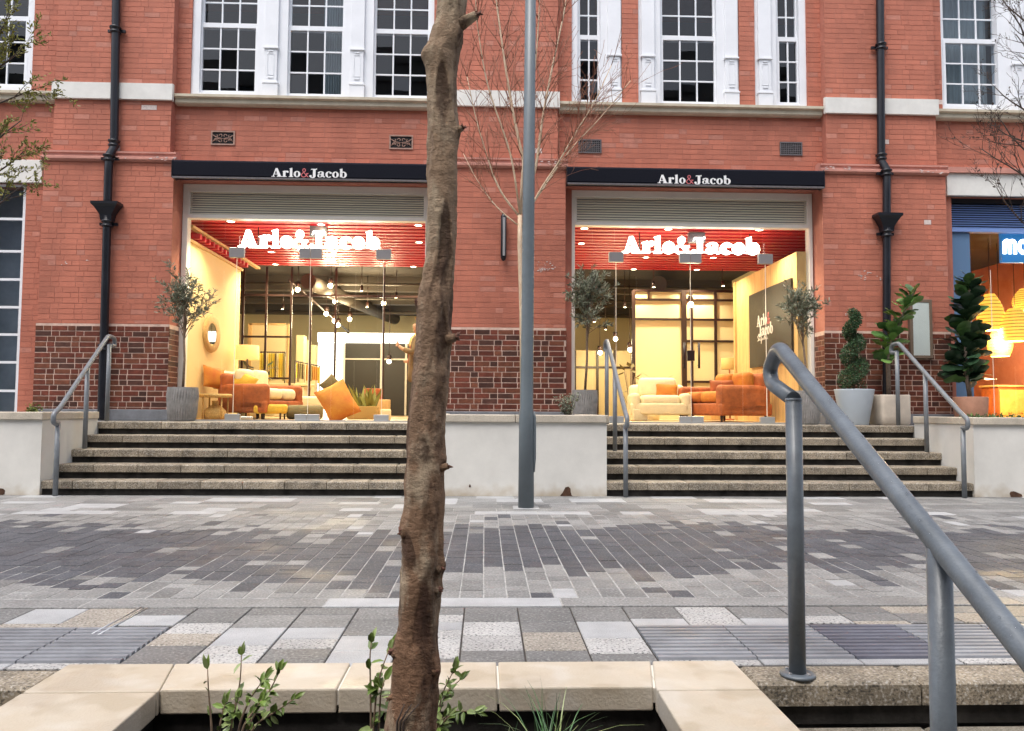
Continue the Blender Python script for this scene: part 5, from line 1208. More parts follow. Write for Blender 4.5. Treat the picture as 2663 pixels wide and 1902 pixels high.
MB().box(x0+0.046, PX(2527, YF, 700), YF+0.03, YF+0.09, ZT, ZB(605)).build('blue_panel', 'blue_paint', bs)
MB().box(PX(2527, YF, 700)+0.001, XR-0.02, YG, YG+0.012, ZT+0.05, ZB(606)).build('glass_pane', 'shop_glass', bs)
MB().box(PX(2578, YG, 800)-0.004, PX(2578, YG, 800)+0.004, YG-0.004, YG-0.0005, ZT+0.05, ZB(700)).build('glass_edge', 'frame_paint', bs)
sg = thing('shop_sign', (PX(2604, YF, 640), YF+0.1, PZ(2604, 684, YF)), 'blue sign panel with white lit letters in the right shop window', 'sign')
sx0 = PX(2605, YF+0.1, 640); MB().box(sx0, sx0+1.3, YF+0.10, YF+0.16, PZ(2630, 683, YF+0.1), PZ(2630, 605, YF+0.1)).build('panel', 'blue_sign', sg)
word('mO', sg, lambda u, v, d: (sx0+0.015+u, YF+0.099-d, PZ(2630, 661, YF+0.1)+v), 0.42, 0.31, 'lit_white', 'lit_white', th=0.01)
ow = MB(); ow.box(x0-0.25, x0-0.05, YG+0.1, 17, ZF, 4.29); ow.box(x0-0.05, XR, 16.8, 17, ZF, 4.29)
owo = ow.build('shop_wall', 'orange_wall', loc=(8.4, 16.8, ZF)); tag(owo, 'warm orange inner walls of the right-hand shop', kind='structure')
of = MB().box(x0-0.05, XR, YG+0.02, 16.8, 0.70, ZF).build('shop_floor', 'shop_floor', loc=(8.4, 14, ZF)); tag(of, kind='structure')
oc = MB().box(x0-0.05, XR, YG+0.1, 16.8, 4.0, 4.1).build('shop_ceiling', 'dark_ceiling', loc=(8.4, 14, 4.0)); tag(oc, kind='structure')
for k in range(9): MB().box(x0-0.04, XR, 16.6-0.1*k, 16.64-0.1*k, 1.0+0.30*k, 1.2+0.30*k).build('ceiling_plank', ('timber', 'orange_wall', 'cream_wall')[k % 3], owo)
for px, py, Y, w_, h in ((2575, 812, 12.9, 0.42, 0.62), (2640, 845, 12.7, 0.5, 0.55), (2600, 890, 13.3, 0.4, 0.5), (2665, 780, 13.5, 0.4, 0.4)):
    X, Z = pt(px, py, Y); o = thing('pendant_lamp', (X, Y, Z-h/2), 'glowing yellow woven pendant shade in the right-hand shop', 'lamp', 'woven pendants in the right-hand shop')
    n = 7; prof = [(w_/2*math.sin(PI*(0.12+0.62*i/10)), h/2-h*i/10) for i in range(11)]
    MB().lathe(prof, (X, Y, Z), 22).build('shade', 'pendant_lit', o)
    b = MB()
    for rr, zz in prof[1:]: b.lathe([(rr+0.002, zz-0.006), (rr+0.010, zz), (rr+0.002, zz+0.006)], (X, Y, Z), 22)
    b.build('hoop', 'wicker', o); MB().tube([(X, Y, Z+h/2-0.03), (X, Y, 4.0)], 0.006, 6).build('cord', 'frame_brown', o)
    lamp_light(o, (X, Y, Z-h/2-0.05), 55, (1.0, 0.74, 0.38))
o = thing('cabinet', (PX(2640, 14.2, 1000), 14.2, ZF), 'rust coloured cabinet low in the right-hand shop', 'cabinet')
soft('body', 'rust_velvet', o, (PX(2640, 14.2, 1000), 14.2, ZF+0.33), (1.0, 0.5, 0.64), bev=0.02); soft('top', 'timber', o, (PX(2640, 14.2, 1000), 14.2, ZF+0.67), (1.06, 0.54, 0.035), bev=0.01)
soft('door', 'orange_wall', o, (PX(2640, 14.2, 1000)-0.25, 13.94, ZF+0.33), (0.46, 0.03, 0.54), bev=0.01); soft('door', 'orange_wall', o, (PX(2640, 14.2, 1000)+0.25, 13.94, ZF+0.33), (0.46, 0.03, 0.54), bev=0.01)
# ------------------------------------------------------------------ handrails
def smooth_path(P, rad, n=6):           # round the corners of a polyline
    P = [Vector(p) for p in P]; out = [P[0]]
    for i in range(1, len(P)-1):
        a, c, e = P[i-1], P[i], P[i+1]; r_ = min(rad, (a-c).length*0.48, (e-c).length*0.48)
        s_, t_ = c+(a-c).normalized()*r_, c+(e-c).normalized()*r_
        for k in range(n+1):
            t = k/n; out.append(s_*(1-t)**2+c*2*t*(1-t)+t_*t*t)
    out.append(P[-1]); return out
X = 1.175
o = thing('handrail', (X, 2.4, -0.64), 'grey tubular handrail with raindrops in the foreground', 'handrail')
RR = 0.0295
pB = (X, 1.97); zr = lambda y: 0.645+(y-1.97)*0.565
rp = [(X, 1.0, zr(1.0)), (X, 1.5, zr(1.5)), (X, 2.5, zr(2.5)), (X, 3.035, zr(3.035)), (X, 3.135, 1.16), (X, 3.115, 1.10), (X, 2.895, 1.032)]
sp = smooth_path(rp, 0.055, 7)
MB().tube(sp, RR, 28).build('rail', 'rail_paint', o)
MB().tube([(X, 2.893, 0.012), (X, 2.893, 1.036)], 0.0305, 28).build('post', 'rail_paint', o)
MB().tube([(X, 1.97, -0.479), (X, 1.97, zr(1.97)-0.01)], 0.0305, 28).build('post', 'rail_paint', o)
MB().tube([(X, 1.05, -0.639), (X, 1.05, zr(1.05)-0.01)], 0.0305, 28).build('post', 'rail_paint', o)
for y_, z_ in ((2.893, 0.0), (1.97, -0.479), (1.05, -0.639)): MB().lathe([(0.0, 0.012), (0.030, 0.012), (0.058, 0.012), (0.064, 0.008), (0.064, 0.0), (0, 0.0)], (X, y_, z_+0.001), 30).build('flange', 'rail_paint', o)
for y_, z_ in ((2.893, 0.0), (1.97, -0.479)):
    for k in range(4): MB().lathe([(0.007, 0.012), (0.007, 0.018), (0.0, 0.019)], (X+0.046*math.cos(k*PI/2+0.6), y_+0.046*math.sin(k*PI/2+0.6), z_+0.001), 6, smooth=False).build('bolt', 'steel', o)
for p_, d_ in (((X, 2.893, 1.028), 0.004)  ,): MB().lathe([(0.0305, -0.004), (0.0325, 0.0), (0.0305, 0.004)], p_, 28).build('weld_bead', 'rail_paint', o)
b = MB(); r = random.Random(2)
for k in range(120):
    y_ = r.uniform(1.3, 3.0); a = r.gauss(0, 0.55); s_ = r.uniform(0.0016, 0.0046); dn = Vector((0, -0.565, 1)).normalized()
    c = Vector((X, y_, zr(y_)))+(dn*math.cos(a)+Vector((1, 0, 0))*math.sin(a))*RR
    q = [c+Vector((s_, 0, 0)), c+Vector((0, s_, s_*0.4)), c-Vector((s_, 0, 0)), c-Vector((0, s_, s_*0.4)), c+dn*s_*0.9]
    b.add(q, [(0, 1, 4), (1, 2, 4), (2, 3, 4), (3, 0, 4)], 0, True)
b.build('raindrops', 'water', o, kind='stuff')
def far_rail(xb, xt, lab):
    o = thing('handrail', (xb, 8.75, 0), lab, 'handrail', 'grey handrails on the far steps')
    yb_, ym, yt = 8.74, 9.50, 10.18; f_ = lambda y: xb+(xt-xb)*(y-yb_)/(yt-yb_); R_ = 0.027
    zr2 = lambda y: 0.955+(y-yb_)*0.685
    yt2 = yt-0.05
    P = [(f_(yb_), yb_-0.0, 0.80), (f_(yb_), yb_-0.09, 0.80), (f_(yb_), yb_-0.10, 0.90), (f_(yb_), yb_+0.03, zr2(yb_+0.03)), (f_(ym), ym, zr2(ym)), (f_(yt2), yt2, zr2(yt2)), (f_(yt), yt+0.13, zr2(yt2)-0.01), (f_(yt), yt+0.15, zr2(yt2)-0.12), (f_(yt), yt, zr2(yt2)-0.12)]
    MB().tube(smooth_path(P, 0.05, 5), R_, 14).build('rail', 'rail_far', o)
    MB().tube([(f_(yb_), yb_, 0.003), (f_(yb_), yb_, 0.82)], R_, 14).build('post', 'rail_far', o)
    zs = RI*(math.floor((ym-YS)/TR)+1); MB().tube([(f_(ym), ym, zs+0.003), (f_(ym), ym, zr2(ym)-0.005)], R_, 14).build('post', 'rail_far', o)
    MB().tube([(f_(yt), yt, ZT+0.003), (f_(yt), yt, zr2(yt2)-0.11)], R_, 14).build('post', 'rail_far', o)
far_rail(PX(147, 8.74, 1200), PX(281, 10.18, 1000), 'grey handrail of the far steps in front of the left downpipe')
far_rail(PX(1627, 8.74, 1200), PX(1578, 10.18, 1000), 'grey handrail of the far steps beside the olive tree at the doors')
far_rail(PX(2506, 8.74, 1200), PX(2334, 10.18, 1000), 'grey handrail of the far steps in front of the beige pot')
# ------------------------------------------------------------------ lamp post
lx_, ly_ = gr(1368, 1322)
o = thing('lamp_post', (lx_, ly_, 0), 'slim grey lamp post in front of the bare birch', 'lamp post')
MB().tube([(lx_, ly_, 0.004), (lx_, ly_, 0.95), (lx_, ly_, 1.0), (lx_+0.01, ly_, 3.0), (lx_+0.03, ly_, 7.2)], [0.079, 0.076, 0.067, 0.062, 0.05], 28).build('column', 'lamp_post_paint', o)
MB().box(lx_-0.13, lx_+0.13, ly_-0.13, ly_+0.13, 0.001, 0.008).build('base_plate', 'paver_pale', o, bevel=0.002)
MB().tube([(lx_+0.077, ly_-0.02, 0.36), (lx_+0.083, ly_-0.02, 0.5), (lx_+0.083, ly_-0.02, 0.9), (lx_+0.073, ly_-0.02, 0.97)], [0.008, 0.014, 0.014, 0.008], 8).build('service_door', 'lamp_post_paint', o)
b = MB(); b.tube([(lx_+0.03, ly_, 7.2), (lx_+0.03, ly_-0.35, 7.35), (lx_+0.03, ly_-0.9, 7.38)], 0.03, 10); b.build('arm', 'lamp_post_paint', o)
soft('lantern', 'vent_iron', o, (lx_+0.03, ly_-1.1, 7.36), (0.22, 0.6, 0.10), bev=0.04)
# ------------------------------------------------------------------ wall light, notice case
X, Zt = pt(1310, 556, YP-0.06); Zb = PZ(1310, 680, YP-0.06)
o = thing('wall_light', (X, YP-0.06, Zb), 'slim black capsule light on the middle pier', 'wall light')
b = MB(); prof = [(0.0, Zb), (0.025, Zb+0.01), (0.042, Zb+0.05), (0.042, Zt-0.05), (0.025, Zt-0.01), (0.0, Zt)]; b.lathe(prof, (X, YP-0.085, 0), 18); b.build('body', 'black_metal', o)
MB().box(X-0.012, X+0.02, YP-0.137, YP-0.122, Zb+0.07, Zt-0.07).build('front_bar', 'steel', o); MB().box(X-0.03, X+0.03, YP-0.055, YP-0.004, Zb+0.12, Zt-0.12).build('bracket', 'black_metal', o)
x0, z1 = pt(2372, 787, YP-0.06); x1, z0 = pt(2418, 925, YP-0.06)
o = thing('notice_case', ((x0+x1)/2, YP-0.06, z0), 'framed blank white notice case on the right pier', 'notice board')
b = MB(); f_ = 0.045; yy = YP-0.075
b.box(x0-f_, x0, yy, YP-0.008, z0-f_, z1+f_); b.box(x1, x1+f_, yy, YP-0.008, z0-f_, z1+f_); b.box(x0, x1, yy, YP-0.008, z0-f_, z0); b.box(x0, x1, yy, YP-0.008, z1, z1+f_)
b.build('frame', 'case_frame', o, bevel=0.004); MB().box(x0, x1, YP-0.069, YP-0.03, z0, z1).build('sheet', 'poster', o)
MB().box(x0+0.001, x1-0.001, YP-0.0735, YP-0.0705, z0+0.001, z1-0.001).build('glass', 'shop_glass', o)
# ------------------------------------------------------------------ foliage helpers
def leaf(b, base, d, n_, L_, w_, mi=0, fold=0.25):
    """pointed leaf: base point, direction, rough up vector"""
    d = d.normalized(); s_ = d.cross(n_)
    s_ = s_.normalized() if s_.length > 1e-5 else d.orthogonal().normalized()
    u = s_.cross(d)
    m1 = base+d*L_*0.30; m2 = base+d*L_*0.68; k = u*w_*fold; e = base+d*L_-u*L_*0.08
    b.add([base, m1+s_*w_*0.46+k, m2+s_*w_*0.40+k, e, m2-s_*w_*0.40+k, m1-s_*w_*0.46+k, m1, m2], [(0, 1, 6), (1, 2, 7, 6), (2, 3, 7), (3, 4, 7), (4, 5, 6, 7), (5, 0, 6)], mi, False)
def rvec(r): 
    v = Vector((r.gauss(0, 1), r.gauss(0, 1), r.gauss(0, 1))); return v.normalized()
def olive(px, pxw, pyt, pyb, ppot, Y, lab, glab, potlab, seed, lean=0.0, dens=1.0):
    r = random.Random(seed); X = PX(px, Y, 1000); pw, pt_ = ppot
    zt = PZ(px, pt_, Y); R_ = pw/2*Y/FPX
    p = thing('ribbed_pot', (X, Y, ZT), potlab, 'plant pot', 'ribbed grey pots on the terrace')
    b = MB(); n = 72; prof = [(0.76, 0.0), (0.82, 0.04), (0.92, 0.25), (0.98, 0.5), (1.0, 0.75), (0.97, 1.0), (0.90, 1.0), (0.89, 0.92)]
    base = len(b.v)
    for pr, pz in prof:
        for j in range(n):
            a = 2*PI*j/n; rr = R_*pr*(1+(0.032*math.cos(a*36+(1.6*math.sin(pz*9) if 0.25 < pz < 0.7 else 0)) if 0 < pz < 0.97 else 0)); b.v.append((X+rr*math.cos(a), Y+rr*math.sin(a), ZT+0.002+pz*(zt-ZT)))
    for i in range(len(prof)-1):
        for j in range(n): b.f.append([base+i*n+j, base+i*n+(j+1) % n, base+(i+1)*n+(j+1) % n, base+(i+1)*n+j]); b.m.append(0); b.sm.append(False)
    b.build('pot_wall', 'pot_ribbed', p); MB().lathe([(0, 0), (R_*0.91, 0)], (X, Y, zt-0.04), 20).build('soil', 'soil', p)
    t = thing('olive_tree', (X, Y, zt-0.04), lab, 'tree', glab)
    zc0, zc1 = PZ(px, pyb, Y), PZ(px, pyt, Y); zc = (zc0+zc1)/2; hw = pxw/2*Y/FPX; hh = (zc1-zc0)/2
    b = MB(); top = Vector((X+lean, Y, zc+hh*0.1))
    b.tube([(X, Y, zt-0.05), (X+lean*0.4+0.01, Y, zt+(zc0-zt)*0.6), (X+lean*0.8-0.01, Y, zc0+0.1), top], [0.019, 0.016, 0.014, 0.009], 8)
    br = []
    for k in range(int(46*dens)):
        a = r.uniform(0, 2*PI); s0 = Vector((X+lean*0.85, Y, r.uniform(zc0, zc+hh*0.25)))
        u = r.random()**0.6; ev = rvec(r); tgt = Vector((X+lean+ev.x*hw*u*1.05, Y+ev.y*hw*u, zc+ev.z*hh*u))
        if tgt.z < s0.z-0.05: tgt.z = s0.z+r.uniform(-0.08, 0.15)
        m = (s0+tgt)/2+Vector((0, 0, 0.04)); b.tube([s0, m, tgt], [0.006, 0.004, 0.0022], 5); br.append((s0, m, tgt))
        for q in range(2):
            e = tgt+Vector((r.gauss(0, 0.08), r.gauss(0, 0.08), r.uniform(0.02, 0.16))); b.tube([m.lerp(tgt, 0.6), e], [0.003, 0.0018], 4); br.append((m.lerp(tgt, 0.6), m.lerp(e, 0.6), e))
    b.build('trunk', 'olive_bark', t)
    b = MB()
    for s0, m, e in br:
        for k in range(int(13*dens)):
            q = r.random(); c = m.lerp(e, q) if r.random() < 0.75 else s0.lerp(m, 0.5+q/2)
            d = (e-m).normalized()*0.7+rvec(r)*0.8+Vector((0, 0, 0.15)); leaf(b, c, d, rvec(r), r.uniform(0.045, 0.08), r.uniform(0.012, 0.019), 0 if r.random() < 0.66 else 1)
    b.build('crown', ['olive_leaf', 'olive_leaf_pale'], t)
olive(476, 134, 680, 888, (76, 1008), 10.52, 'small olive tree whose crown overlaps the oval mirror', 'potted olive trees', 'ribbed grey pot beside the rust sofa window', 11)
olive(1521, 122, 692, 880, (66, 1015), 10.50, 'small olive tree with a dense silvery crown left of the glass doors', 'potted olive trees', 'ribbed grey pot beside the handrail at the glass doors', 12, 0.05, 1.25)
olive(2096, 116, 715, 905, (72, 1017), 10.50, 'small olive tree in front of the black lettered board', 'potted olive trees', 'ribbed grey pot behind the foreground handrail', 13, -0.03)
# spiral topiary in a pale blue pot
Y = 10.50; X = PX(2222, Y, 1050); r = random.Random(4)
zt = PZ(2222, 1013, Y); w1, w0 = 100/2*Y/FPX, 66/2*Y/FPX
p = thing('tapered_pot', (X, Y, ZT), 'pale blue round tapered pot under the spiral topiary', 'plant pot')
MB().lathe([(w0, 0.002), (w0*1.03, 0.01), (w1*0.99, zt-ZT-0.01), (w1, zt-ZT), (w1-0.02, zt-ZT), (w1-0.03, zt-ZT-0.06)], (X, Y, ZT), 48).build('pot_wall', 'pot_blue', p); MB().lathe([(0, 0), (w1-0.025, 0)], (X, Y, zt-0.045), 24).build('soil', 'soil', p)
t = thing('spiral_topiary', (X, Y, zt-0.045), 'dark green box clipped into a spiral', 'topiary')
z0, z1 = zt+0.02, PZ(2222, 812, Y); b = MB()
MB().tube([(X, Y, zt-0.05), (X, Y, z1-0.1)], [0.018, 0.008], 8).build('trunk', 'olive_bark', t)
N = 7500
for k in range(N):
    s_ = r.random(); a = s_*2*PI*3.1+0.6; z = z0+(z1-z0)*s_; rad = (0.140-0.085*s_); tube_r = (0.125-0.062*s_)
    v = rvec(r)*tube_r*(0.75+0.3*r.random()); c = Vector((X+math.cos(a)*rad*0.75, Y+math.sin(a)*rad*0.75, z))+Vector((v.x, v.y, v.z*1.1))
    leaf(b, c, v+rvec(r)*0.08, rvec(r), r.uniform(0.018, 0.03), r.uniform(0.012, 0.018))
b.build('crown', 'box_leaf', t)
# fiddle leaf figs: each leaf its own piece
def fig_leaf_mesh(L_, w_, m):
    n = 8; vs_ = []; fs = []
    for i in range(n+1):
        t = i/n; ww = w_/2*1.1*(math.sin(PI*min(1, t*0.93+0.04))**0.7)*(0.62+0.55*t)*(1-0.22*math.exp(-((t-0.45)/0.12)**2)); zc = -0.25*L_*t*t
        for s_ in (-1, 0, 1): vs_.append((s_*ww, t*L_, zc+(0.14*ww if s_ else 0)+0.01*math.sin(t*14+s_)))
    for i in range(n):
        for s_ in (0, 1): fs.append((i*3+s_, i*3+s_+1, i*3+s_+4, i*3+s_+3))
    me = bpy.data.meshes.new('fig_leaf'); me.from_pydata(vs_, [], fs); me.materials.append(MATS[m])
    for q in me.polygons: q.use_smooth = True
    return me
def fig(X, Y, zp, pathpx, nleaf, L_, mats_, lab, seed, spread=1.0, zlo=0.25):
    r = random.Random(seed); t = thing('fiddle_leaf_fig', (X, Y, zp), lab, 'plant')
    P = [Vector((PX(q[0], Y, q[1]), Y, PZ(q[0], q[1], Y))) for q in pathpx]; b = MB(); b.tube([(X, Y, zp-0.02)]+P, [0.03]+[0.026-0.018*i/len(P) for i in range(len(P))], 8)
    b.tube([(X+0.03, Y+0.02, zp-0.02), P[0]+Vector((0.05, 0.05, 0.1)), P[1]+Vector((0.06, 0.03, -0.1))], [0.018, 0.014, 0.008], 7)
    b.build('stem', 'fig_stem', t); me = [fig_leaf_mesh(L_, L_*0.60, m_) for m_ in mats_]
    full = [Vector((X, Y, zp))]+P; lens = [(full[i+1]-full[i]).length for i in range(len(full)-1)]; tot = sum(lens)
    for k in range(nleaf):
        s_ = (zlo+(1-zlo)*(k+0.5)/nleaf)*tot; i = 0
        while s_ > lens[i] and i < len(lens)-1: s_ -= lens[i]; i += 1
        c = full[i].lerp(full[i+1], min(1, s_/lens[i])); a = k*2.4+r.uniform(-1.0, 1.0); up = 0.70+1.0*(k/nleaf)**2+r.uniform(-0.7, 0.6)
        d = Vector((math.cos(a)*spread, math.sin(a)*0.8*spread, up)).normalized(); q = d.to_track_quat('Y', 'Z') @ Euler((0, r.uniform(-0.9, 0.9), 0)).to_quaternion()
        o = bpy.data.objects.new('leaf', r.choice(me)); COL.objects.link(o); o.parent = t; o.location = c-W[t]; o.rotation_mode = 'QUATERNION'; o.rotation_quaternion = q
        s2 = r.uniform(0.7, 1.1)*(1-0.25*(k/nleaf)); o.scale = (s2, s2, s2)
def round_box_pot(px, pw, pyt, Y, m, lab, prof=None):
    X = PX(px, Y, 1060); zt = PZ(px, pyt, Y); R_ = pw/2*Y/FPX
    p = thing('plant_pot', (X, Y, ZT), lab, 'plant pot')
    if prof is None:
        b = MB(); n = 40; pr = [(0.90, 0.0), (0.98, 0.07), (1.0, 0.3), (1.0, 0.97), (0.985, 1.0), (0.93, 1.0), (0.92, 0.9)]; base = 0
        for q, z in pr:
            for j in range(n):
                a = 2*PI*j/n; e = 0.22; cx = math.copysign(abs(math.cos(a))**e, math.cos(a)); cy = math.copysign(abs(math.sin(a))**e, math.sin(a)); b.v.append((X+R_*q*cx, Y+R_*q*cy, ZT+0.002+z*(zt-ZT)))
        for i in range(len(pr)-1):
            for j in range(n): b.f.append([i*n+j, i*n+(j+1) % n, (i+1)*n+(j+1) % n, (i+1)*n+j]); b.m.append(0); b.sm.append(True)
        b.build('pot_wall', m, p); MB().box(X-R_*0.9, X+R_*0.9, Y-R_*0.9, Y+R_*0.9, zt-0.08, zt-0.035).build('soil', 'soil', p)
    else:
        MB().lathe([(q*R_, 0.002+z*(zt-ZT)) for q, z in prof], (X, Y, ZT), 32).build('pot_wall', m, p); MB().lathe([(0, 0), (R_*0.92, 0)], (X, Y, zt-0.035), 20).build('soil', 'soil', p)
    return X, zt-0.035
X, zp = round_box_pot(2312, 80, 1028, 10.52, 'pot_beige', 'beige rounded cube pot beside the handrail')
fig(X, 10.52, zp, [(2308, 930), (2318, 880), (2348, 820), (2375, 760)], 54, 0.29, ['fig_leaf', 'fig_leaf_pale', 'fig_leaf_pale'], 'bright green fiddle leaf plant in front of the right downpipe', 21, zlo=0.30)
X, zp = round_box_pot(2524, 84, 1033, 10.60, 'pot_terracotta', 'round terracotta pot below the dark leafy plant', [(0.78, 0), (0.84, 0.05), (0.95, 0.5), (1.0, 0.97), (0.97, 1.0), (0.93, 1.0), (0.92, 0.9)])
fig(X, 10.60, zp, [(2510, 960), (2512, 880), (2518, 800), (2522, 735)], 105, 0.36, ['fig_leaf_dark', 'fig_leaf_dark', 'fig_leaf'], 'very dark large leaved plant in front of the blue shop', 22, spread=1.15, zlo=0.12)
# ------------------------------------------------------------------ bare trees
def grow(b, p, d, L_, r0, lev, r, mi, twist=0.22, up=0.06, leaves=None, nb=(2, 3), seg=5, shrink=0.62):
    pts = [p.copy()]; q = p.copy(); dd = d.normalized()
    for k in range(seg):
        dd = (dd+rvec(r)*twist*0.5+Vector((0, 0, up))).normalized(); q = q+dd*(L_/seg); pts.append(q.copy())
    rr = [max(0.0022, r0*(1-0.62*k/seg)) for k in range(seg+1)]
    b.tube(pts, rr, 7 if r0 > 0.012 else 5 if r0 > 0.005 else 4, mi(r0))
    if leaves is not None and lev <= 1:
        for k in range(len(pts)): leaves.append((pts[k], dd.copy()))
    if lev <= 0: return
    for k in range(1, seg+1):
        for _ in range(r.randint(*nb) if k > 1 else 1):
            a = rvec(r); nd = (dd*0.9+(a-dd*a.dot(dd)).normalized()*r.uniform(0.35, 0.8)).normalized()
            if r.random() < 0.75: grow(b, pts[k], nd, L_*shrink*r.uniform(0.6, 1.1), rr[k]*0.6, lev-1, r, mi, twist, up, leaves, nb if lev > 1 else (0, 1), max(3, seg-1), shrink)
def birch():
    r = random.Random(31); Y = 9.45; X = PX(1362, Y, 1050)
    t = thing('birch_tree', (X, Y, 0.86), 'bare pale birch with fanning branches behind the lamp post', 'tree')
    b = MB(); mi = lambda q: 0 if q > 0.0075 else 1
    P = lambda px, py, dy=0.0: Vector((PX(px, Y+dy, py), Y+dy, PZ(px, py, Y+dy)))
    tr_ = [Vector((X, Y, 0.84)), P(1358, 800), P(1352, 640), P(1352, 560)]
    tb = MB(); tb.tube(tr_, [0.042, 0.036, 0.030, 0.026], 12); tb.build('trunk', 'birch_bark', t)
    stems = [([(1352, 560), (1370, 460), (1335, 300), (1312, 160), (1290, 0), (1285, -80)], 0.023, 0.1), ([(1352, 565), (1300, 500), (1270, 420), (1235, 300), (1215, 200)], 0.014, -0.1),
             ([(1353, 555), (1395, 440), (1408, 320), (1435, 180), (1470, 20), (1480, -60)], 0.021, 0.25), ([(1352, 600), (1400, 500), (1455, 420), (1500, 340), (1545, 270), (1590, 170)], 0.014, -0.2),
             ([(1353, 575), (1420, 480), (1480, 390), (1560, 310), (1640, 210)], 0.012, 0.3), ([(1352, 560), (1360, 420), (1385, 250), (1400, 80), (1405, -60)], 0.016, -0.25), ([(1352, 590), (1290, 540), (1240, 470), (1205, 400)], 0.010, 0.2),
             ([(1352, 555), (1330, 400), (1265, 220), (1240, 60), (1235, -40)], 0.013, -0.3)]
    for path, r0, dy in stems:
        n = len(path); pts = [P(q[0], q[1], dy*k/(n-1)) for k, q in enumerate(path)]; pts = smooth_path(pts, 0.3, 4); m = len(pts)
        b.tube(pts, [1.0*r0*(1-0.66*k/(m-1)) for k in range(m)], 8, 0 if r0 > 0.009 else 1)
        for k in range(3, m):
            for _ in range(2):
                if r.random() < 0.85:
                    dd = (pts[k]-pts[k-1]).normalized(); a = rvec(r); nd = (dd*0.85+(a-dd*a.dot(dd)).normalized()*r.uniform(0.3, 0.7)).normalized()
                    grow(b, pts[k], nd, r.uniform(0.35, 0.8), r0*0.32, 2, r, mi, 0.35, 0.05, None, (0, 1), 4, 0.55)
    b.build('crown', ['birch_bark', 'birch_twig'], t)
birch()
# twiggy tree at the right edge, leafy shrub-tree at the left edge: their trunks stand just out of frame
def edge_tree(px, Y, name, lab, seed, starts, mt, lm, nleaf, zb_, tops, lev=3, lsize=(0.02, 0.045)):
    r = random.Random(seed); X = PX(px, Y, 900); t = thing(name, (X, Y, zb_), lab, 'tree')
    b = MB(); b.tube([(X, Y, zb_-0.03), (X+0.03, Y, zb_+1.2), (X-0.02, Y+0.03, zb_+2.6), (X, Y, zb_+tops)], [0.05, 0.042, 0.03, 0.012], 10); b.build('trunk', mt, t)
    b = MB(); lv = []; mi = lambda q: 0
    for (h, dx, dz, L_) in starts:
        d = Vector((dx, r.uniform(-0.35, 0.35), dz)); grow(b, Vector((X, Y, zb_+h)), d, L_, 0.014, lev, r, mi, 0.4, 0.05, lv, (1, 2), 5, 0.55)
    for _ in range(nleaf):
        p, d = r.choice(lv); leaf(b, p+rvec(r)*0.02, d+rvec(r)*0.9, rvec(r), r.uniform(*lsize), r.uniform(0.012, 0.026), 1)
    b.build('crown', [mt, lm], t)
edge_tree(2725, 9.5, 'twiggy_tree', 'dark twiggy tree reaching over the blue shop', 41, [(2.9, -0.8, 0.7, 1.0), (3.3, -0.7, 1.0, 0.9), (3.9, -0.8, 0.5, 0.7), (4.3, -0.6, 0.9, 0.8), (4.8, -0.7, 0.6, 0.7), (2.4, -0.9, 0.55, 0.9), (2.6, -0.5, 1.2, 1.0), (3.6, -0.9, 0.2, 0.6), (5.1, -0.7, 0.5, 0.6)], 'dark_twig', 'dark_twig', 260, 0.86, 5.9)
edge_tree(-75, 9.3, 'leafy_tree', 'thin leafy tree in front of the left edge windows', 42, [(2.3, 0.6, 0.9, 0.7), (2.8, 0.8, 0.6, 0.65), (3.2, 0.8, 0.5, 0.6), (3.7, 0.8, 0.5, 0.65), (4.1, 0.9, 0.4, 0.6), (4.5, 0.8, 0.4, 0.5)], 'dark_twig', 'yellow_leaf', 1700, 0.86, 5.2, 2, (0.035, 0.065))
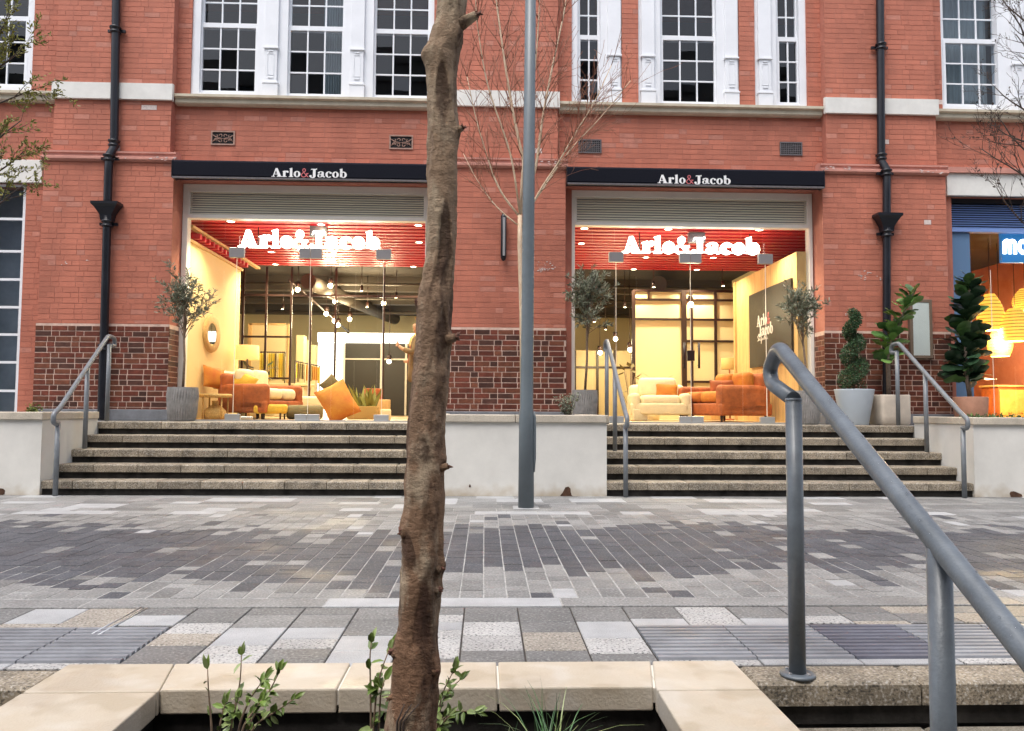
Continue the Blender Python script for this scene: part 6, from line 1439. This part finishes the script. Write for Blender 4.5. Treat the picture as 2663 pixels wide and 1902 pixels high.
# ------------------------------------------------------------------ foreground tree trunk
def near_trunk():
    Y = 2.18; r = random.Random(8)
    rows = [(-140, 1186, 76), (0, 1176, 77), (46, 1171, 76), (100, 1160, 86), (145, 1148, 91), (200, 1149, 81), (270, 1149, 78), (340, 1153, 80), (460, 1150, 80), (560, 1148, 77), (656, 1147, 76), (720, 1140, 82), (761, 1133, 90), (800, 1131, 88), (866, 1128, 88), (930, 1123, 88), (995, 1118, 92), (1080, 1112, 96), (1171, 1108, 100), (1290, 1104, 104), (1382, 1100, 106), (1440, 1100, 108), (1522, 1092, 102), (1639, 1087, 100), (1698, 1080, 118), (1780, 1079, 122), (1902, 1067, 126), (2000, 1064, 134), (2060, 1062, 150)]
    t = thing('tree', (PX(1064, Y, 2000), Y, -0.27), 'knobbly brown young tree trunk in the foreground planter', 'tree')
    def at(py):
        for (a, ca, wa), (c, cc, wc) in zip(rows, rows[1:]):
            if a <= py <= c:
                k = (py-a)/(c-a); k = k*k*(3-2*k); return ca+(cc-ca)*k, wa+(wc-wa)*k
        return rows[-1][1:]
    N, M_ = 330, 64; b = MB(); vs_ = []
    # arched branch scars (y, angle, strength, height) and swellings (y, angle, bulge, height)
    scars = [(245, 0.1, 1.0, 95), (640, 0.35, 1.0, 150), (1170, -0.15, 0.7, 50), (880, 0.55, 0.8, 110), (1430, -0.75, 0.9, 70), (1330, 0.5, 0.5, 160), (1600, 0.3, 0.7, 150), (1790, 0.75, 0.6, 110), (1060, 0.75, 0.5, 120), (420, -0.9, 0.45, 80)]
    knots = [(150, -1.25, 0.013, 26), (100, 0.9, 0.012, 40), (790, 0.1, 0.009, 40), (800, -1.1, 0.010, 30), (1370, -1.25, 0.013, 40), (1440, -0.9, 0.008, 50), (1470, 1.35, 0.015, 36), (1660, -1.2, 0.012, 36), (1730, 1.3, 0.016, 40), (980, 0.9, 0.008, 40), (1195, 1.2, 0.010, 30), (1175, -0.2, 0.010, 30), (885, 1.2, 0.013, 34), (348, 1.25, 0.011, 26), (1530, 1.3, 0.011, 26), (560, 0.2, 0.008, 30)]
    sc = []
    for i in range(N+1):
        py = -140+2200*i/N; cx, w_ = at(py); X, Z = pt(cx, py, Y); R_ = w_/2*Y/FPX
        for j in range(M_):
            a = 2*PI*j/M_; nx, ny = math.sin(a), -math.cos(a)     # a = 0 faces the camera
            p = Vector((X+nx*R_, Y+ny*R_, Z))
            q = Vector((nx*1.2, ny*1.2, Z*3))
            dsp = 0.006*noise.noise(q*1.8)+0.0040*noise.noise(Vector((p.x*26, p.y*26, Z*13)))+0.0022*noise.noise(Vector((p.x*60, p.y*60, Z*34)))+0.0012*noise.noise(Vector((p.x*130, p.y*130, Z*110)))
            aa = (a+PI) % (2*PI)-PI
            sv = 0.0
            for sy, sa, k_, sr in scars:
                x_ = (aa-sa)/0.62; y_ = (py-sy)/sr                    # arch: apex up, open and fading downwards
                arch = y_+0.9-1.3*x_*x_
                if abs(x_) < 1.5 and -0.6 < arch and y_ < 1.2:
                    ins = min(1, max(0, arch/0.35))*max(0, 1-max(0, y_)/1.2)*max(0, 1-abs(x_)**4*0.4); sv = max(sv, k_*ins)
                    dsp += k_*(0.0032*math.exp(-(arch/0.22)**2)-0.0035*ins)
            for sy, sa, k_, sr in knots: sv = max(sv, 0.65*math.exp(-((py-sy-8)/sr)**2*3-((aa-sa)/0.4)**2*2.4))
            sc.append(sv)
            for sy, sa, k_, sr in knots: dsp += 0.75*k_*math.exp(-((py-sy)/sr)**2*2.2-((aa-sa)/0.5)**2*1.6)
            vs_.append((X+nx*(R_+dsp), Y+ny*(R_+dsp), Z))
    b.add(vs_, [(i*M_+j, i*M_+(j+1) % M_, (i+1)*M_+(j+1) % M_, (i+1)*M_+j) for i in range(N) for j in range(M_)], 0, True)
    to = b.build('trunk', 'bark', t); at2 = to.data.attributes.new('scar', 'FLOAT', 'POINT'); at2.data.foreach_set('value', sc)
    def stub(py, side, L_, up, mt='broken_wood', rad=0.009, tips=4, back=0.0):
        cx, w_ = at(py); X, Z = pt(cx, py, Y); R_ = w_/2*Y/FPX; p = Vector((X+side*R_*0.8, Y-R_*0.45+back, Z)); d = Vector((side, -0.15, up)).normalized()
        q = MB(); q.tube([p, p+d*L_*0.5, p+d*L_*0.75], [rad*1.5, rad*1.1, rad*0.95], 9, 0)
        for k in range(tips):
            e = p+d*(L_*r.uniform(0.8, 1.0))+rvec(r)*rad*1.2; s_ = p+d*L_*0.7+rvec(r)*rad*0.5; q.tube([s_, (s_+e)/2, e], [rad*0.55, rad*0.4, rad*0.08], 5, 1)
        q.build('branch_stub', ['bark', mt], t)
    stub(72, 1, 0.070, 0.55, rad=0.013, tips=6); stub(348, 1, 0.030, 0.5, rad=0.009, tips=5); stub(885, 1, 0.036, 0.25, rad=0.012, tips=7); stub(1215, 1, 0.028, 0.25, rad=0.009, tips=5); stub(520, 0.15, 0.03, 0.35, rad=0.008)
    stub(1385, -1, 0.016, 0.6, rad=0.011, tips=6); stub(1475, 1, 0.014, 0.3, rad=0.011, tips=5); stub(1530, 1, 0.014, 0.15, rad=0.009, tips=6); stub(1690, -1, 0.014, 0.4, rad=0.012, tips=6); stub(1735, 1, 0.012, 0.3, rad=0.012, tips=5); stub(1800, -1, 0.022, -0.45, rad=0.006); stub(795, -1, 0.014, 0.5, rad=0.011, tips=5)
    for k in range(3):            # thin basal shoots
        X, Z = pt(1030+8*k, 1900, Y); MB().tube([(X, Y-0.06, -0.27), (X+0.01, Y-0.07, Z+0.05), (X+0.03+0.01*k, Y-0.08, Z+0.10)], [0.004, 0.003, 0.0015], 6).build('shoot', 'dark_twig', t)
    # crown above the frame, so that the tree is whole from elsewhere
    b = MB(); lv = []; cx, w_ = at(-140); X, Z = pt(cx, -140, Y)
    b.tube([(X, Y, Z-0.01), (X+0.05, Y, Z+0.5), (X+0.02, Y+0.02, Z+1.2), (X+0.05, Y, Z+2.0)], [0.042, 0.036, 0.024, 0.010], 12)
    for k in range(9): grow(b, Vector((X+0.04, Y, Z+0.4+0.17*k)), Vector((math.cos(k*2.4), math.sin(k*2.4), 1.1)), 0.9-0.05*k, 0.014, 2, r, lambda q: 0, 0.3, 0.06, None, (0, 1), 5, 0.55)
    b.build('crown', ['bark'], t)
near_trunk()
# ------------------------------------------------------------------ planter plants
def shrub(px0, Y, lab, seed, stems, name='shrub', mats_=('olive_bark', 'privet_leaf', 'privet_leaf_pale'), ls=(0.022, 0.042), lw_=0.48, per=10):
    r = random.Random(seed); X = PX(px0, Y, 1900); t = thing(name, (X, Y, -0.27), lab, 'plant'); sb = MB(); b = MB()
    for path, n_ in stems:
        pts = [Vector((PX(q[0], Y+q[2], q[1]), Y+q[2], PZ(q[0], q[1], Y+q[2]))) for q in path]
        base = Vector((pts[0].x+(X-pts[0].x)*0.3, pts[0].y, -0.27)); pts = smooth_path([base]+pts, 0.1, 3); m = len(pts)
        sb.tube(pts, [0.0032*(1-0.7*k/(m-1))+0.0006 for k in range(m)], 6)
        for k in range(int(n_*1.7)):
            i = r.randint(max(1, m//3), m-1); c = pts[i].lerp(pts[i-1], r.random()); dd = (pts[i]-pts[i-1]).normalized()
            leaf(b, c, dd*0.6+rvec(r)*0.9, Vector((0, -0.5, 1))+rvec(r)*0.5, r.uniform(*ls), r.uniform(*ls)*lw_, 0 if r.random() < 0.62 else 1, 0.15)
        for k in range(3): leaf(b, pts[-1], (pts[-1]-pts[-2]).normalized()+rvec(r)*0.35, Vector((0, -1, 0.6))+rvec(r)*0.3, r.uniform(*ls)*1.15, r.uniform(*ls)*lw_, k % 2, 0.12)
    sb.build('stems', mats_[0], t); b.build('leaves', list(mats_[1:]), t)
shrub(610, 2.30, 'green privet shoots at the near left of the planter', 51, [([(550, 1880, 0), (542, 1800, 0), (540, 1742, 0)], 2), ([(600, 1880, 0), (625, 1780, 0.02), (628, 1705, 0.02)], 5), ([(620, 1880, 0.02), (660, 1800, 0.03), (690, 1765, 0.03)], 9), ([(640, 1890, 0), (700, 1800, 0.0), (728, 1745, 0)], 9), ([(650, 1890, 0.03), (720, 1850, 0.03), (765, 1818, 0.03)], 12), ([(600, 1890, -0.03), (610, 1850, -0.04), (620, 1815, -0.04)], 10), ([(570, 1895, 0), (580, 1850, 0), (586, 1830, 0)], 6), ([(630, 1890, -0.05), (660, 1850, -0.05), (680, 1820, -0.05)], 12)])
shrub(985, 2.42, 'slender green shoots rising left of the foreground trunk', 52, [([(965, 1880, 0), (963, 1780, 0), (962, 1700, 0), (966, 1672, 0)], 4), ([(970, 1880, 0), (985, 1760, 0), (1012, 1690, 0)], 14), ([(985, 1890, 0), (990, 1800, 0), (1000, 1770, 0)], 4), ([(1000, 1895, 0), (1010, 1850, 0.02), (1018, 1830, 0.02)], 5)], ls=(0.03, 0.055))
shrub(1160, 2.42, 'green shoots rising right of the foreground trunk', 53, [([(1135, 1880, 0), (1150, 1800, 0), (1180, 1745, 0)], 14), ([(1140, 1890, 0), (1180, 1850, 0), (1235, 1850, 0)], 12), ([(1130, 1890, 0), (1160, 1800, 0.03), (1195, 1770, 0.03)], 8), ([(1140, 1895, 0), (1150, 1870, -0.03), (1165, 1860, -0.03)], 6)], mats_=('olive_bark', 'privet_leaf', 'privet_leaf_pale'))
def tuft(px, Y, n_, lab, seed, hmax):
    r = random.Random(seed); X = PX(px, Y, 1900); t = thing('grass_tuft', (X, Y, -0.27), lab, 'plant'); b = MB()
    for k in range(n_):
        a = r.uniform(0, 2*PI); l = r.uniform(0.5, 1.0)*hmax; out = r.uniform(0.05, 0.6)*l; w_ = r.uniform(0.003, 0.0065); p = Vector((X+r.gauss(0, 0.02), Y+r.gauss(0, 0.02), -0.21)); dirv = Vector((math.cos(a), math.sin(a), 0)); s_ = dirv.cross(Vector((0, 0, 1)))*w_
        vs_ = []; m = 7
        for i in range(m+1):
            u = i/m; c = p+dirv*out*u*u*1.2+Vector((0, 0, l*(u-0.42*u*u*u*(out/l*1.5)))); vs_ += [c-s_*(1-u*0.93), c+s_*(1-u*0.93)]
        b.add(vs_, [(2*i, 2*i+1, 2*i+3, 2*i+2) for i in range(m)], 0 if r.random() < 0.7 else 1, True)
    b.build('blades', ['grass_blade', 'privet_leaf_pale'], t)
tuft(1425, 2.32, 75, 'arching grass tuft in the planter right of the trunk', 54, 0.45); tuft(1300, 2.40, 14, 'small sprouting grass tuft close to the foreground trunk', 55, 0.28)
# plants in the far planters
def bush(px, py, Y, w_, h, n_, mats_, lab, seed):
    r = random.Random(seed); X = PX(px, Y, py); t = thing('low_plant', (X, Y, 0.86), lab, 'plant'); b = MB(); sb = MB()
    for k in range(14):
        e = Vector((X+r.gauss(0, w_*0.3), Y+r.gauss(0, 0.08), 0.86+h*r.uniform(0.4, 1))); sb.tube([(X+r.gauss(0, 0.03), Y, 0.85), e], [0.004, 0.0015], 4)
        for _ in range(n_//14): leaf(b, Vector((X, Y, 0.87)).lerp(e, r.uniform(0.25, 1))+rvec(r)*0.03, rvec(r)+Vector((0, 0, 0.4)), rvec(r), r.uniform(0.03, 0.06), 0.016, 0 if r.random() < 0.6 else 1)
    sb.build('stems', 'dark_twig', t); b.build('leaves', mats_, t)
bush(1478, 1050, 9.75, 0.32, 0.34, 330, ['olive_leaf', 'olive_leaf_pale'], 'grey green bushy plant in the middle planter', 61)
bush(78, 1060, 9.5, 0.25, 0.15, 200, ['yellow_leaf', 'privet_leaf'], 'small yellowing plant in the left planter', 62)
for k, q in enumerate((2545, 2590, 2640)): bush(q, 1075, 9.35, 0.4, 0.09, 200, ['grass_blade', 'privet_leaf'], 'low creeping green plant in the planter of the blue shop', 63+k)
for o in bpy.data.objects:
    if o.name.startswith('low_plant') and o['label'].startswith('low creeping'): o['group'] = 'creeping plants in the right planter'
